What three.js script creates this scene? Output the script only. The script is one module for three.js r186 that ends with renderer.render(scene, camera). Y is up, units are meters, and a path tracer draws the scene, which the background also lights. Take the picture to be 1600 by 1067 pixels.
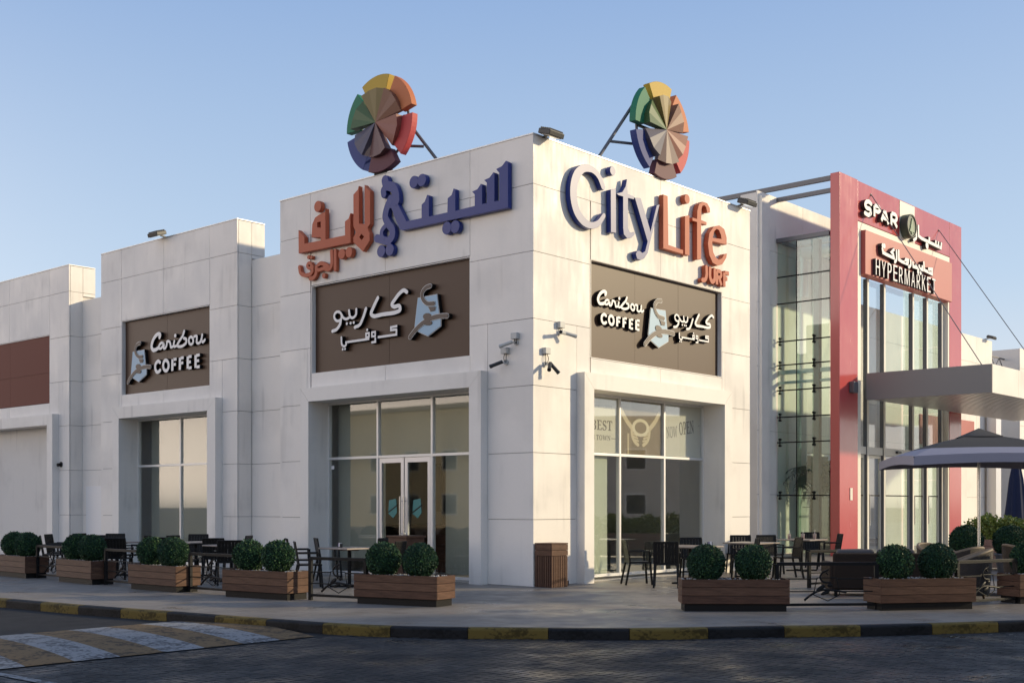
import * as THREE from 'three';
import { mergeGeometries } from 'three/addons/utils/BufferGeometryUtils.js';
import { RoundedBoxGeometry } from 'three/addons/geometries/RoundedBoxGeometry.js';
import { FontLoader } from 'three/addons/loaders/FontLoader.js';

// ---------------------------------------------------------------- camera, sky, sun, exposure
// World: the building's street corner stands at the origin, y is up. One street front runs along +x
// (it faces +z), the other along -z (it faces -x). The pavement is at y = 0, the road at -0.13.
const scene = new THREE.Scene();
const camera = new THREE.PerspectiveCamera(31.62, 1600 / 1067, 0.1, 2500);
camera.position.set(-17.52, 1.55, 14.9);
camera.lookAt(-17.52 + 0.7503, 1.55, 14.9 - 0.6612);
camera.setViewOffset(1600, 1067, 0, -256.5, 1600, 1067);      // shift lens: verticals stay vertical
const renderer = new THREE.WebGLRenderer({ antialias: true });
renderer.toneMapping = THREE.LinearToneMapping;
renderer.toneMappingExposure = 1.5;
renderer.shadowMap.enabled = true;

const SUN = new THREE.Vector3(1.02, 0.42, 1.0).normalize();
const smooth = (a, b, x) => { const t = Math.min(1, Math.max(0, (x - a) / (b - a))); return t * t * (3 - 2 * t); };
{
  const W = 512, H = 256, data = new Float32Array(W * H * 4);
  const stops = [[-90, .30, .27, .24], [-2, .34, .32, .30], [0, 1.15, 1.0, .83], [3, .84, .80, .74], [6, .44, .50, .565], [10, .345, .445, .565], [23, .200, .300, .485], [45, .135, .215, .38], [90, .09, .15, .30]];
  for (let j = 0; j < H; j++) for (let i = 0; i < W; i++) {
    const th = ((j + .5) / H - .5) * 180, ph = ((i + .5) / W - .5) * 2 * Math.PI;
    let k = 0; while (k < stops.length - 2 && th > stops[k + 1][0]) k++;
    const a = stops[k], b = stops[k + 1], t = Math.min(1, Math.max(0, (th - a[0]) / (b[0] - a[0])));
    const ct = Math.cos(th * Math.PI / 180), d = ct * Math.cos(ph) * SUN.x + Math.sin(th * Math.PI / 180) * SUN.y + ct * Math.sin(ph) * SUN.z;
    const glow = .22 * Math.pow(Math.max(0, d), 4), o = (j * W + i) * 4;      // the haze is brighter round the sun
    const away = Math.max(0, -(ct * Math.cos(ph) * SUN.x + ct * Math.sin(ph) * SUN.z)), rose = 2.1 * away ** 3 * smooth(30, 5, th) * smooth(-2, 2, th);   // rosy band opposite a low sun
    data[o] = a[1] + (b[1] - a[1]) * t + glow + rose; data[o + 1] = a[2] + (b[2] - a[2]) * t + glow * .9 + rose * .77; data[o + 2] = a[3] + (b[3] - a[3]) * t + glow * .72 + rose * .58; data[o + 3] = 1;
  }
  const sky = new THREE.DataTexture(data, W, H, THREE.RGBAFormat, THREE.FloatType);
  sky.mapping = THREE.EquirectangularReflectionMapping; sky.magFilter = THREE.LinearFilter; sky.minFilter = THREE.LinearFilter; sky.needsUpdate = true;
  scene.background = sky; scene.environment = sky;
}
const sun = new THREE.DirectionalLight(new THREE.Color(1, .82, .53), 2.55);
sun.position.copy(SUN).multiplyScalar(80); sun.target.position.set(0, 0, 0);
sun.castShadow = true; sun.shadow.radius = 4; sun.shadow.mapSize.set(4096, 4096);
Object.assign(sun.shadow.camera, { left: -60, right: 60, top: 40, bottom: -40, near: 1, far: 220 });
scene.add(sun, sun.target);

// ---------------------------------------------------------------- helpers
let seed = 20240611;
const rnd = () => { seed = (seed * 1664525 + 1013904223) >>> 0; return seed / 4294967296; };
const rr = (a, b) => a + (b - a) * rnd();
const taken = {};
const numbered = (n) => { taken[n] = (taken[n] ?? -1) + 1; return taken[n] ? n + '_' + String(taken[n]).padStart(3, '0') : n; };
function thing(name, label, category, [x, y, z] = [0, 0, 0], turn = 0, group) {
  const o = new THREE.Group(); o.name = numbered(name); scene.add(o);
  o.position.set(x, y, z); o.rotation.y = turn; o.userData = { label, category };
  if (group) o.userData.group = group;
  return o;
}
function part(name, geo, material, parent, label) {
  const m = new THREE.Mesh(Array.isArray(geo) ? mergeGeometries(geo.map((g) => g.index ? g.toNonIndexed() : g)) : geo, material);
  m.name = name; m.castShadow = m.receiveShadow = true; if (label) m.userData.label = label;
  parent.add(m); return m;
}
function struct(name, geo, material, extra) {
  const m = part(name, geo, material, scene); m.name = numbered(name); m.userData.kind = 'structure'; if (extra) Object.assign(m.userData, extra); return m;
}
function copyOf(root, [x, y, z], turn, label, group) {
  const r = root.clone(); r.name = numbered(root.name.replace(/_\d{3}$/, '')); scene.add(r); r.position.set(x, y, z); r.rotation.set(0, turn, 0);
  r.userData = { ...root.userData }; if (label) r.userData.label = label; if (group) r.userData.group = group; return r;
}
const box = (x0, x1, y0, y1, z0, z1) => { const g = new THREE.BoxGeometry(Math.abs(x1 - x0), Math.abs(y1 - y0), Math.abs(z1 - z0)); g.translate((x0 + x1) / 2, (y0 + y1) / 2, (z0 + z1) / 2); return g; };
const rbox = (x0, x1, y0, y1, z0, z1, r = .008) => { const g = new RoundedBoxGeometry(Math.abs(x1 - x0), Math.abs(y1 - y0), Math.abs(z1 - z0), 1, r); g.translate((x0 + x1) / 2, (y0 + y1) / 2, (z0 + z1) / 2); return g; };
const V = (x, y, z) => new THREE.Vector3(x, y, z);
function bar(a, b, r0, r1 = r0, n = 8) {                       // round bar between two points
  const d = b.clone().sub(a), g = new THREE.CylinderGeometry(r1, r0, d.length(), n);
  g.applyQuaternion(new THREE.Quaternion().setFromUnitVectors(V(0, 1, 0), d.clone().normalize())); g.translate((a.x + b.x) / 2, (a.y + b.y) / 2, (a.z + b.z) / 2); return g;
}
function beam(a, b, w, h) {                                    // square bar between two points
  const d = b.clone().sub(a), g = new THREE.BoxGeometry(w, h, d.length());
  g.applyMatrix4(new THREE.Matrix4().lookAt(b, a, Math.abs(d.clone().normalize().y) > .95 ? V(1, 0, 0) : V(0, 1, 0))); g.translate((a.x + b.x) / 2, (a.y + b.y) / 2, (a.z + b.z) / 2); return g;
}
const tube = (pts, r, n = 24, m = 6) => new THREE.TubeGeometry(new THREE.CatmullRomCurve3(pts.map((p) => V(...p))), n, r, m);
function metreUV(g, s = 1) {                                   // uv in metres, by the way each face points
  const h = g.index ? g.toNonIndexed() : g; const p = h.attributes.position, n = h.attributes.normal, uv = new Float32Array(p.count * 2);
  for (let i = 0; i < p.count; i++) {
    const ax = Math.abs(n.getX(i)), ay = Math.abs(n.getY(i)), az = Math.abs(n.getZ(i));
    const [u, v] = ax > ay && ax > az ? [p.getZ(i), p.getY(i)] : ay > az ? [p.getX(i), p.getZ(i)] : [p.getX(i), p.getY(i)];
    uv[2 * i] = u * s; uv[2 * i + 1] = v * s;
  }
  h.setAttribute('uv', new THREE.BufferAttribute(uv, 2)); return h;
}
// tileable value noise
const lattice = new Float32Array(65536); for (let i = 0; i < 65536; i++) lattice[i] = rnd();
function vnoise(x, y, px, py) {
  const xi = Math.floor(x), yi = Math.floor(y), fx = x - xi, fy = y - yi, u = fx * fx * (3 - 2 * fx), v = fy * fy * (3 - 2 * fy);
  const l = (i, j) => lattice[((((i % px) + px) % px) * 57 + (((j % py) + py) % py) * 131 + px * 17) & 65535];
  return (l(xi, yi) * (1 - u) + l(xi + 1, yi) * u) * (1 - v) + (l(xi, yi + 1) * (1 - u) + l(xi + 1, yi + 1) * u) * v;
}
function fbm(x, y, px, py, oct = 4) { let s = 0, a = .5, n = 0; for (let o = 0; o < oct; o++) { s += a * vnoise(x * px, y * py, px, py); n += a; px *= 2; py *= 2; a *= .55; } return s / n; }
function tex(W, H, fn, { srgb = false, repeat } = {}) {        // fn(u, v) -> [r, g, b] in 0..1
  const d = new Uint8Array(W * H * 4);
  for (let j = 0; j < H; j++) for (let i = 0; i < W; i++) { const c = fn(i / W, j / H), o = (j * W + i) * 4; for (let k = 0; k < 3; k++) d[o + k] = Math.max(0, Math.min(255, Math.round((Array.isArray(c) ? c[k] : c) * 255))); d[o + 3] = 255; }
  const t = new THREE.DataTexture(d, W, H, THREE.RGBAFormat); t.wrapS = t.wrapT = THREE.RepeatWrapping; t.magFilter = THREE.LinearFilter; t.minFilter = THREE.LinearMipmapLinearFilter; t.generateMipmaps = true;
  if (srgb) t.colorSpace = THREE.SRGBColorSpace; if (repeat) t.repeat.set(...repeat); t.needsUpdate = true; return t;
}
const lin = (r, g, b) => new THREE.Color().setRGB(r, g, b);
const std = (color, roughness, extra = {}) => new THREE.MeshStandardMaterial({ color, roughness, ...extra });
const low = (color, roughness, specularIntensity, extra = {}) => new THREE.MeshPhysicalMaterial({ color, roughness, specularIntensity, ...extra });
const phys = (color, roughness, extra = {}) => new THREE.MeshPhysicalMaterial({ color, roughness, ...extra });

// ---------------------------------------------------------------- materials
// cladding: pale coated panels with faint rain streaks and patches of dust (grain of its own, no fades)
const streak = tex(1024, 512, (u, v) => {
  const run = fbm(u, v, 44, 3, 3), blot = fbm(u, v, 7, 5, 5), fine = vnoise(u * 300, v * 300, 300, 300);
  const k = 1 - .12 * smooth(.54, .82, run) * smooth(.35, .65, blot) - .08 * smooth(.5, .75, blot) - .02 * fine;
  return [k, k * .992, k * .98];
});
const grime = tex(512, 512, (u, v) => { const a = fbm(u, v, 6, 6, 5), b = fbm(u, v, 64, 8, 3); return .62 + .5 * (a - .5) + .28 * (b - .5); });
streak.repeat.set(1 / 9, 1 / 6); grime.repeat.set(1 / 5, 1 / 5);
const cladColour = [[.86, .815, .755], [.845, .805, .75], [.87, .82, .76], [.83, .79, .74]];
const cladding = cladColour.map((c) => std(lin(...c), .95, { map: streak, roughnessMap: grime }));
const M = {
  backing: std(lin(.22, .20, .185), .9), render: std(lin(.72, .69, .65), .7, { map: streak }), roof: std(lin(.45, .43, .41), .9),
  trim: std(lin(.85, .81, .755), .55, { map: streak }), alu: std(lin(.72, .71, .69), .38, { metalness: .25 }), alu2: std(lin(.60, .60, .62), .35, { metalness: .5 }),
  brown: low(lin(.072, .036, .020), .44, .65), brownred: low(lin(.16, .046, .032), .6, .35),
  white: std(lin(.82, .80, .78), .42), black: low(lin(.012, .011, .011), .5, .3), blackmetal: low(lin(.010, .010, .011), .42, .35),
  blue: low(lin(.010, .028, .19), .36, .7), orange: low(lin(.47, .115, .055), .52, .6), pale: std(lin(.30, .46, .60), .45), antler: std(lin(.10, .07, .055), .5),
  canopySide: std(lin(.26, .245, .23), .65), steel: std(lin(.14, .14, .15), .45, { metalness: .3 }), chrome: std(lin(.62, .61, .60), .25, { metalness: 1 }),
  red: phys(lin(.52, .068, .068), .34, { clearcoat: .5, clearcoatRoughness: .12 }), redpanel: std(lin(.46, .105, .085), .42), cream: std(lin(.78, .74, .64), .5),
  glass: phys(lin(.965, .975, .965), .02, { transmission: 1, thickness: 0, ior: 1.5 }), tint: phys(lin(.95, .97, .955), .02, { transmission: 1, thickness: 0, ior: 2.0 }),
  green: phys(lin(.83, .925, .885), .02, { transmission: 1, thickness: 0, ior: 1.85 }), doorglass: phys(lin(.8, .82, .82), .02, { transmission: 1, thickness: 0, ior: 1.32 }),
  floor: std(lin(.40, .37, .33), .5), interior: std(lin(.42, .40, .36), .85), dim: std(lin(.42, .41, .36), .85), blind: std(lin(.29, .295, .24), .85), sheer: std(lin(.62, .64, .52), .9),
  soil: std(lin(.045, .032, .022), 1), pebble: std(lin(.55, .54, .52), .8), leaf: low(lin(.018, .050, .026), .55, .4, { side: THREE.DoubleSide }), leaf2: low(lin(.05, .11, .035), .5, .5, { side: THREE.DoubleSide }),
  hedge: std(lin(.16, .20, .035), .6, { side: THREE.DoubleSide }), tree: std(lin(.05, .085, .03), .6, { side: THREE.DoubleSide }), bark: std(lin(.12, .085, .06), .95), palm: std(lin(.025, .06, .03), .6, { side: THREE.DoubleSide }),
  resin: low(lin(.012, .011, .010), .42, .45), wicker: low(lin(.055, .036, .026), .6, .4), cushion: std(lin(.10, .095, .10), .9), fabric: std(lin(.05, .047, .046), .9), fabric2: std(lin(.31, .30, .36), .9), navy: std(lin(.010, .018, .06), .85),
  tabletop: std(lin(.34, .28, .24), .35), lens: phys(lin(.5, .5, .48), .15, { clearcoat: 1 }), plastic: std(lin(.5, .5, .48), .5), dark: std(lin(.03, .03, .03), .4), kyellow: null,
};
M.red.roughnessMap = grime;
const grain = tex(512, 128, (u, v) => { const g = fbm(u, v, 4, 40, 4), f = fbm(u, v, 12, 90, 2), k = .68 + .5 * (g - .5) + .35 * (f - .5); return [k, k * .97, k * .94]; });
const woods = [[.165, .090, .060], [.14, .075, .052], [.19, .105, .07]].map((c) => low(lin(...c), .5, .35, { map: grain }));
const weave = tex(128, 128, (u, v) => { const x = Math.sin(u * Math.PI * 32) * Math.sin(v * Math.PI * 32); return .6 + .35 * x; });
M.resin.bumpMap = weave; M.resin.bumpScale = .002; M.wicker.bumpMap = weave; M.wicker.bumpScale = .006; M.wicker.map = weave;

// ---------------------------------------------------------------- rectangles minus openings
function cut(rects, h) {                                       // [a0, a1, y0, y1] minus one hole
  const out = [];
  for (const r of rects) {
    const [a0, a1, y0, y1] = r, [b0, b1, c0, c1] = h;
    if (b0 >= a1 || b1 <= a0 || c0 >= y1 || c1 <= y0) { out.push(r); continue; }
    if (b0 > a0) out.push([a0, b0, y0, y1]); if (b1 < a1) out.push([b1, a1, y0, y1]);
    const m0 = Math.max(a0, b0), m1 = Math.min(a1, b1);
    if (c0 > y0) out.push([m0, m1, y0, c0]); if (c1 < y1) out.push([m0, m1, c1, y1]);
  }
  return out;
}
const ROWS = [0, 1.283, 2.566, 3.85, 5.13, 6.415, 7.70];
// a clad front: face 'x' looks towards -x and lies at x = at, face 'z' looks towards +z and lies at z = at
function front(parent, face, at, cols, top, holes = [], rows = ROWS) {
  const ys = [...rows.filter((y) => y < top - .3), top], j = .005;
  let back = [[cols[0] + .045, cols[cols.length - 1] - .045, 0, top - .02]]; for (const h of holes) back = cut(back, h);
  const slab = (r, d0, d1, e = 0) => face === 'x' ? box(at + d0, at + d1, r[2] + e, r[3] - e, r[0] + e, r[1] - e) : box(r[0] + e, r[1] - e, r[2] + e, r[3] - e, at - d1, at - d0);
  part('wall', back.map((r) => slab(r, .035, .2)), M.backing, parent);
  let q = 0;
  for (let c = 0; c + 1 < cols.length; c++) for (let k = 0; k + 1 < ys.length; k++) {
    let cell = [[cols[c], cols[c + 1], ys[k], ys[k + 1]]]; for (const h of holes) cell = cut(cell, h);
    for (const r of cell) if (r[1] - r[0] > .06 && r[3] - r[2] > .06) part('cladding_panel', metreUV(slab(r, (q % 3) * .0012, .04, j)), cladding[(q * 7 + c * 3 + k * 5) % 4], parent), q++;
  }
}
const GLYPHS = {cityAr:[{p:[[3.418,1.205], [3.475,1.166], [3.475,0.293], [0.531,0.303], [0.443,0.335], [0.273,0.639], [0.194,0.813], [0.075,0.853], [0.149,1.104], [0.262,1.049], [0.379,0.884], [0.647,0.47], [1.098,0.465], [1.098,0.745], [1.188,0.789], [1.258,0.915], [1.308,0.893], [1.308,0.465], [1.841,0.463], [1.849,0.747], [1.958,0.796], [2.011,0.912], [2.06,0.89], [2.06,0.461], [2.598,0.469], [2.598,0.696], [2.527,0.765], [2.67,0.788], [2.761,0.876], [2.794,0.857], [2.794,0.474], [2.922,0.472], [2.922,0.876], [2.851,0.936], [2.991,0.957], [3.093,1.042], [3.12,1.024], [3.12,0.471], [3.251,0.468], [3.251,1.004], [3.168,1.094], [3.319,1.122]]},
    {s:[[0.155,1.022], [0.03,0.82], [-0.006,0.663], [0.09,0.506], [0.208,0.366], [0.203,0.226], [0.075,0.147], [-0.119,0.202], [-0.27,0.25]],w:0.17},
    {s:[[0.0,0.479], [-0.107,0.394], [-0.119,0.293], [-0.065,0.214]],w:0.1},
    {s:[[-0.014,1.447], [0.03,1.338], [0.223,1.253], [0.32,1.095], [0.332,0.952]],w:0.2},
    {s:[[-0.053,1.149], [-0.065,1.243], [0.03,1.297]],w:0.15},
    {d:[0.862,1.251],r:0.125},
    {d:[1.103,1.248],r:0.125},
    {d:[1.822,0.151],r:0.125},
    {d:[2.052,0.145],r:0.125},
    {d:[-0.134,-0.041],r:0.125},
    {d:[0.134,-0.048],r:0.125}],
  lifeAr:[{p:[[-1.022,1.311], [-0.881,1.391], [-0.849,1.464], [-0.843,0.653], [-0.657,0.614], [-0.657,1.455], [-0.601,1.394], [-0.485,1.301], [-0.485,0.591], [-0.561,0.531], [-0.555,0.478], [-0.5,0.398], [-0.5,0.233], [-0.719,0.037], [-1.022,0.278], [-1.022,0.372], [-0.943,0.485], [-1.022,0.622]],h:[[[-0.756,0.42], [-0.672,0.345], [-0.756,0.281], [-0.834,0.361]]]},
    {p:[[-1.298,0.769], [-1.18,0.814], [-1.123,0.92], [-1.12,0.277], [-2.901,0.298], [-2.908,0.819], [-2.798,0.72], [-2.702,0.64], [-2.702,0.484], [-2.122,0.473], [-2.122,0.546], [-2.44,0.591], [-2.417,0.879], [-2.322,1.015], [-2.155,1.064], [-1.973,1.088], [-1.966,1.162], [-1.96,0.473], [-1.298,0.465]],h:[[[-2.249,0.896], [-2.122,0.898], [-2.122,0.758], [-2.249,0.788]]]},
    {d:[-2.229,1.254],r:0.12},
    {d:[-1.41,0.075],r:0.11},
    {d:[-1.174,0.08],r:0.11}],
  jurfAr:[{s:[[-1.684,0.186], [-1.684,-0.222]],w:0.09},
    {s:[[-1.805,0.194], [-1.811,-0.121], [-1.913,-0.188], [-2.045,-0.154]],w:0.09},
    {s:[[-2.255,-0.041], [-2.161,-0.023], [-2.012,-0.079], [-1.913,-0.133]],w:0.085},
    {s:[[-1.946,-0.135], [-2.095,-0.148], [-2.245,-0.161], [-2.322,-0.135]],w:0.08},
    {s:[[-2.335,-0.078], [-2.345,-0.223], [-2.429,-0.31], [-2.555,-0.312]],w:0.09},
    {s:[[-2.5,-0.03], [-2.522,-0.067], [-2.575,-0.077], [-2.628,-0.053], [-2.65,-0.01], [-2.628,0.027], [-2.575,0.036], [-2.522,0.013]],w:0.07,c:1},
    {s:[[-2.47,-0.066], [-2.48,-0.173], [-2.582,-0.221], [-2.753,-0.215], [-2.89,-0.143], [-2.932,-0.006]],w:0.085},
    {d:[-2.606,0.173],r:0.04},
    {d:[-2.511,0.156],r:0.04},
    {d:[-2.068,-0.312],r:0.055}],
  cityLatin:[{s:[[-1.972,1.012], [-2.122,1.199], [-2.329,1.281], [-2.61,1.247], [-2.81,1.096], [-2.922,0.865], [-2.928,0.581], [-2.831,0.354], [-2.641,0.208], [-2.391,0.157], [-2.138,0.239], [-1.946,0.429]],w:[0.13,0.13,0.13,0.15,0.2,0.21,0.21,0.2,0.18,0.13,0.12,0.1]},
    {p:[[-1.719,0.998], [-1.548,1.049], [-1.541,0.148], [-1.712,0.138]]},
    {d:[-1.653,1.397],r:0.09},
    {p:[[-1.16,1.321], [-1.136,1.023], [-0.914,1.016], [-0.914,0.956], [-1.129,0.945], [-1.129,0.327], [-1.068,0.248], [-1.0,0.24], [-0.897,0.271], [-0.887,0.229], [-1.0,0.14], [-1.153,0.1], [-1.271,0.164], [-1.295,0.299], [-1.295,0.943], [-1.455,0.938], [-1.521,0.958], [-1.321,1.027], [-1.214,1.157]]},
    {p:[[-0.873,0.998], [-0.665,1.024], [-0.356,0.482], [-0.306,0.378], [-0.07,0.988], [0.032,1.023], [-0.303,0.205], [-0.409,-0.087], [-0.532,-0.218], [-0.672,-0.28], [-0.794,-0.263], [-0.839,-0.175], [-0.794,-0.108], [-0.707,-0.088], [-0.602,-0.118], [-0.497,-0.061], [-0.409,0.157]]}],
  lifeLatin:[{p:[[0.179,1.265], [0.344,1.265], [0.37,0.209], [0.946,0.19], [0.946,0.105], [0.179,0.109]]},
    {p:[[1.023,0.951], [1.196,1.001], [1.2,0.111], [1.023,0.109]]},
    {d:[1.107,1.349],r:0.1},
    {p:[[1.509,0.071], [1.509,0.91], [1.321,0.908], [1.321,0.973], [1.509,0.974], [1.517,1.158], [1.588,1.322], [1.748,1.406], [1.929,1.408], [2.042,1.32], [2.05,1.223], [1.929,1.201], [1.888,1.313], [1.808,1.342], [1.728,1.316], [1.688,1.233], [1.676,0.982], [1.9,0.972], [1.9,0.914], [1.676,0.907], [1.676,0.101]]},
    {p:[[2.768,0.609], [2.776,0.766], [2.671,0.948], [2.461,0.996], [2.214,0.925], [2.03,0.751], [1.969,0.501], [2.03,0.249], [2.173,0.096], [2.378,0.062], [2.587,0.126], [2.755,0.296], [2.784,0.4], [2.671,0.367], [2.566,0.255], [2.441,0.203], [2.296,0.236], [2.193,0.34], [2.152,0.509], [2.152,0.586]],h:[[[2.164,0.664], [2.234,0.829], [2.337,0.902], [2.441,0.887], [2.524,0.791], [2.553,0.7]]]}],
  jurfLatin:[{s:[[1.935,-0.038], [1.935,-0.234], [1.874,-0.33], [1.766,-0.356]],w:0.1},
    {s:[[2.085,-0.048], [2.085,-0.245], [2.166,-0.333], [2.252,-0.299], [2.281,-0.229], [2.281,-0.053]],w:0.1},
    {s:[[2.372,-0.061], [2.372,-0.37]],w:0.1,k:1},
    {s:[[2.392,-0.054], [2.529,-0.065], [2.558,-0.127], [2.496,-0.194], [2.401,-0.196]],w:0.085},
    {s:[[2.475,-0.205], [2.575,-0.364]],w:0.09,k:1},
    {s:[[2.697,-0.047], [2.697,-0.37]],w:0.1,k:1},
    {s:[[2.726,-0.05], [2.895,-0.045]],w:0.085,k:1},
    {s:[[2.726,-0.179], [2.823,-0.178]],w:0.085,k:1}],
  coffeeAr:[{s:[[0.635,0.493], [0.545,0.539], [0.417,0.492], [0.287,0.391], [0.178,0.279], [0.248,0.226], [0.404,0.227], [0.43,0.145], [0.313,0.104], [-0.106,0.1], [-0.413,0.099], [-0.48,0.152], [-0.399,0.297], [-0.265,0.472]],w:0.085},
    {s:[[-0.643,0.283], [-0.738,0.096], [-0.848,-0.048], [-1.005,-0.088]],w:0.075},
    {s:[[-0.958,0.303], [-0.972,0.185], [-1.069,0.127], [-1.161,0.158], [-1.2,0.301]],w:0.06},
    {s:[[-1.195,0.14], [-1.301,0.121], [-1.406,0.174], [-1.442,0.225]],w:0.06},
    {s:[[-1.448,0.197], [-1.465,0.148], [-1.512,0.115], [-1.576,0.108], [-1.64,0.128], [-1.687,0.171], [-1.705,0.224], [-1.687,0.274], [-1.64,0.306], [-1.576,0.313], [-1.512,0.293], [-1.465,0.25]],w:0.06,c:1},
    {s:[[-1.476,0.126], [-1.505,0.026], [-1.619,-0.074], [-1.762,-0.102]],w:0.075},
    {d:[-1.273,0.018],r:0.033},
    {d:[-1.144,0.015],r:0.033},
    {d:[-1.044,0.019],r:0.033},
    {s:[[0.344,-0.193], [0.149,-0.202], [0.149,-0.263], [0.318,-0.265], [0.318,-0.372], [-0.265,-0.375]],w:0.05,k:1},
    {s:[[-0.448,-0.253], [-0.346,-0.252], [-0.346,-0.342], [-0.448,-0.342]],w:0.045,c:1,k:1},
    {s:[[-0.34,-0.375], [-0.34,-0.465], [-0.467,-0.472]],w:0.05,k:1},
    {s:[[-0.643,-0.26], [-0.548,-0.256], [-0.548,-0.341], [-0.643,-0.344]],w:0.045,c:1,k:1},
    {s:[[-0.54,-0.386], [-1.279,-0.389]],w:0.05,k:1},
    {d:[-0.602,-0.183],r:0.03},
    {s:[[-1.296,-0.387], [-1.296,-0.443], [-1.363,-0.474], [-1.437,-0.43], [-1.454,-0.267]],w:0.05},
    {d:[-1.414,-0.536],r:0.028},
    {d:[-1.335,-0.534],r:0.028}],
  bag:[{p:[[0.976,0.322], [1.538,0.332], [1.596,-0.058], [1.644,-0.166], [1.644,-0.321], [1.274,-0.489], [0.888,-0.334], [0.888,-0.229]]},
    {s:[[1.352,0.53], [1.212,0.504], [1.113,0.411], [1.125,0.296], [1.249,0.183], [1.45,0.158]],w:0.075},
    {p:[[1.298,0.103], [1.506,0.081], [1.482,0.014], [1.36,0.008]]},
    {p:[[1.389,-0.105], [1.365,-0.146], [1.301,-0.166], [1.222,-0.158], [1.157,-0.124], [1.133,-0.079], [1.157,-0.039], [1.222,-0.019], [1.301,-0.027], [1.365,-0.06]]},
    {p:[[1.409,-0.237], [1.383,-0.263], [1.315,-0.274], [1.232,-0.266], [1.164,-0.241], [1.138,-0.21], [1.164,-0.184], [1.232,-0.173], [1.315,-0.182], [1.383,-0.206]]},
    {s:[[1.837,-0.135], [1.615,-0.12], [1.347,-0.144], [1.1,-0.224], [0.9,-0.344], [0.749,-0.47]],w:0.085}],
  coffeeLatin:[{s:[[-0.225,0.402], [-0.197,0.469], [-0.273,0.497], [-0.428,0.444], [-0.556,0.322], [-0.605,0.2], [-0.536,0.099], [-0.4,0.096], [-0.273,0.132]],w:0.1},
    {s:[[-0.034,0.225], [-0.132,0.249], [-0.236,0.191], [-0.253,0.13], [-0.174,0.103], [-0.076,0.154], [-0.029,0.22]],w:0.07},
    {s:[[-0.007,0.179], [-0.021,0.102], [0.049,0.096], [0.11,0.169], [0.138,0.259], [0.257,0.236], [0.293,0.153], [0.312,0.097], [0.408,0.111]],w:0.07},
    {s:[[0.468,0.242], [0.441,0.155], [0.468,0.099], [0.558,0.111]],w:0.07},
    {d:[0.503,0.378],r:0.05},
    {s:[[0.909,0.457], [0.842,0.341], [0.694,0.225], [0.599,0.118], [0.707,0.078], [0.869,0.094], [0.997,0.159], [0.997,0.24], [0.896,0.275]],w:0.075},
    {s:[[1.316,0.176], [1.296,0.123], [1.246,0.093], [1.184,0.098], [1.134,0.137], [1.115,0.194], [1.134,0.248], [1.184,0.278], [1.246,0.272], [1.296,0.233]],w:0.07,c:1},
    {s:[[1.36,0.278], [1.465,0.276], [1.473,0.215], [1.465,0.125], [1.531,0.089], [1.629,0.118], [1.687,0.21]],w:0.07},
    {s:[[1.7,0.292], [1.681,0.166], [1.725,0.102], [1.816,0.153]],w:0.07},
    {s:[[-0.197,-0.255], [-0.287,-0.217], [-0.4,-0.274], [-0.428,-0.374], [-0.366,-0.484], [-0.281,-0.499], [-0.191,-0.459]],w:0.09},
    {s:[[0.202,-0.367], [0.185,-0.434], [0.139,-0.481], [0.077,-0.494], [0.014,-0.471], [-0.032,-0.418], [-0.048,-0.348], [-0.032,-0.281], [0.014,-0.234], [0.077,-0.221], [0.139,-0.244], [0.185,-0.297]],w:0.09,c:1},
    {s:[[0.38,-0.218], [0.375,-0.519]],w:0.1,k:1},
    {s:[[0.413,-0.232], [0.566,-0.227]],w:0.075,k:1},
    {s:[[0.413,-0.36], [0.531,-0.357]],w:0.075,k:1},
    {s:[[0.721,-0.207], [0.713,-0.517]],w:0.1,k:1},
    {s:[[0.753,-0.222], [0.89,-0.218]],w:0.075,k:1},
    {s:[[0.753,-0.351], [0.863,-0.347]],w:0.075,k:1},
    {s:[[1.069,-0.202], [1.064,-0.517]],w:0.1,k:1},
    {s:[[1.101,-0.217], [1.242,-0.213]],w:0.075,k:1},
    {s:[[1.101,-0.354], [1.21,-0.35]],w:0.075,k:1},
    {s:[[1.101,-0.502], [1.236,-0.497]],w:0.075,k:1},
    {s:[[1.415,-0.196], [1.413,-0.52]],w:0.1,k:1},
    {s:[[1.447,-0.209], [1.596,-0.206]],w:0.075,k:1},
    {s:[[1.447,-0.348], [1.572,-0.346]],w:0.075,k:1},
    {s:[[1.447,-0.502], [1.593,-0.498]],w:0.075,k:1}],
  market:[{s:[[-3.213,1.136], [-3.347,1.176], [-3.553,1.137], [-3.641,1.03], [-3.531,0.961], [-3.288,0.951], [-3.228,0.865], [-3.384,0.756], [-3.655,0.771]],w:0.135},
    {s:[[-2.975,0.782], [-2.975,1.123]],w:0.135,k:1},
    {s:[[-2.914,1.14], [-2.658,1.143], [-2.559,1.069], [-2.696,0.979], [-2.914,0.978]],w:0.125},
    {s:[[-2.46,0.743], [-2.229,1.097]],w:0.13,k:1},
    {s:[[-2.167,1.109], [-1.919,0.716]],w:0.13,k:1},
    {s:[[-2.322,0.86], [-2.082,0.853]],w:0.12,k:1},
    {s:[[-1.707,0.72], [-1.707,1.1]],w:0.135,k:1},
    {s:[[-1.644,1.121], [-1.374,1.114], [-1.286,1.019], [-1.446,0.9], [-1.644,0.905]],w:0.125},
    {s:[[-1.462,0.87], [-1.254,0.732]],w:0.125,k:1}],
  marketAr:[{s:[[0.296,0.877], [0.296,0.645], [0.093,0.542]],w:0.11},
    {s:[[0.466,1.114], [0.492,0.747], [0.723,0.699], [2.43,0.642], [2.466,0.845]],w:0.11,k:1},
    {s:[[1.404,0.855], [1.386,0.711]],w:0.13,k:1},
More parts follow.
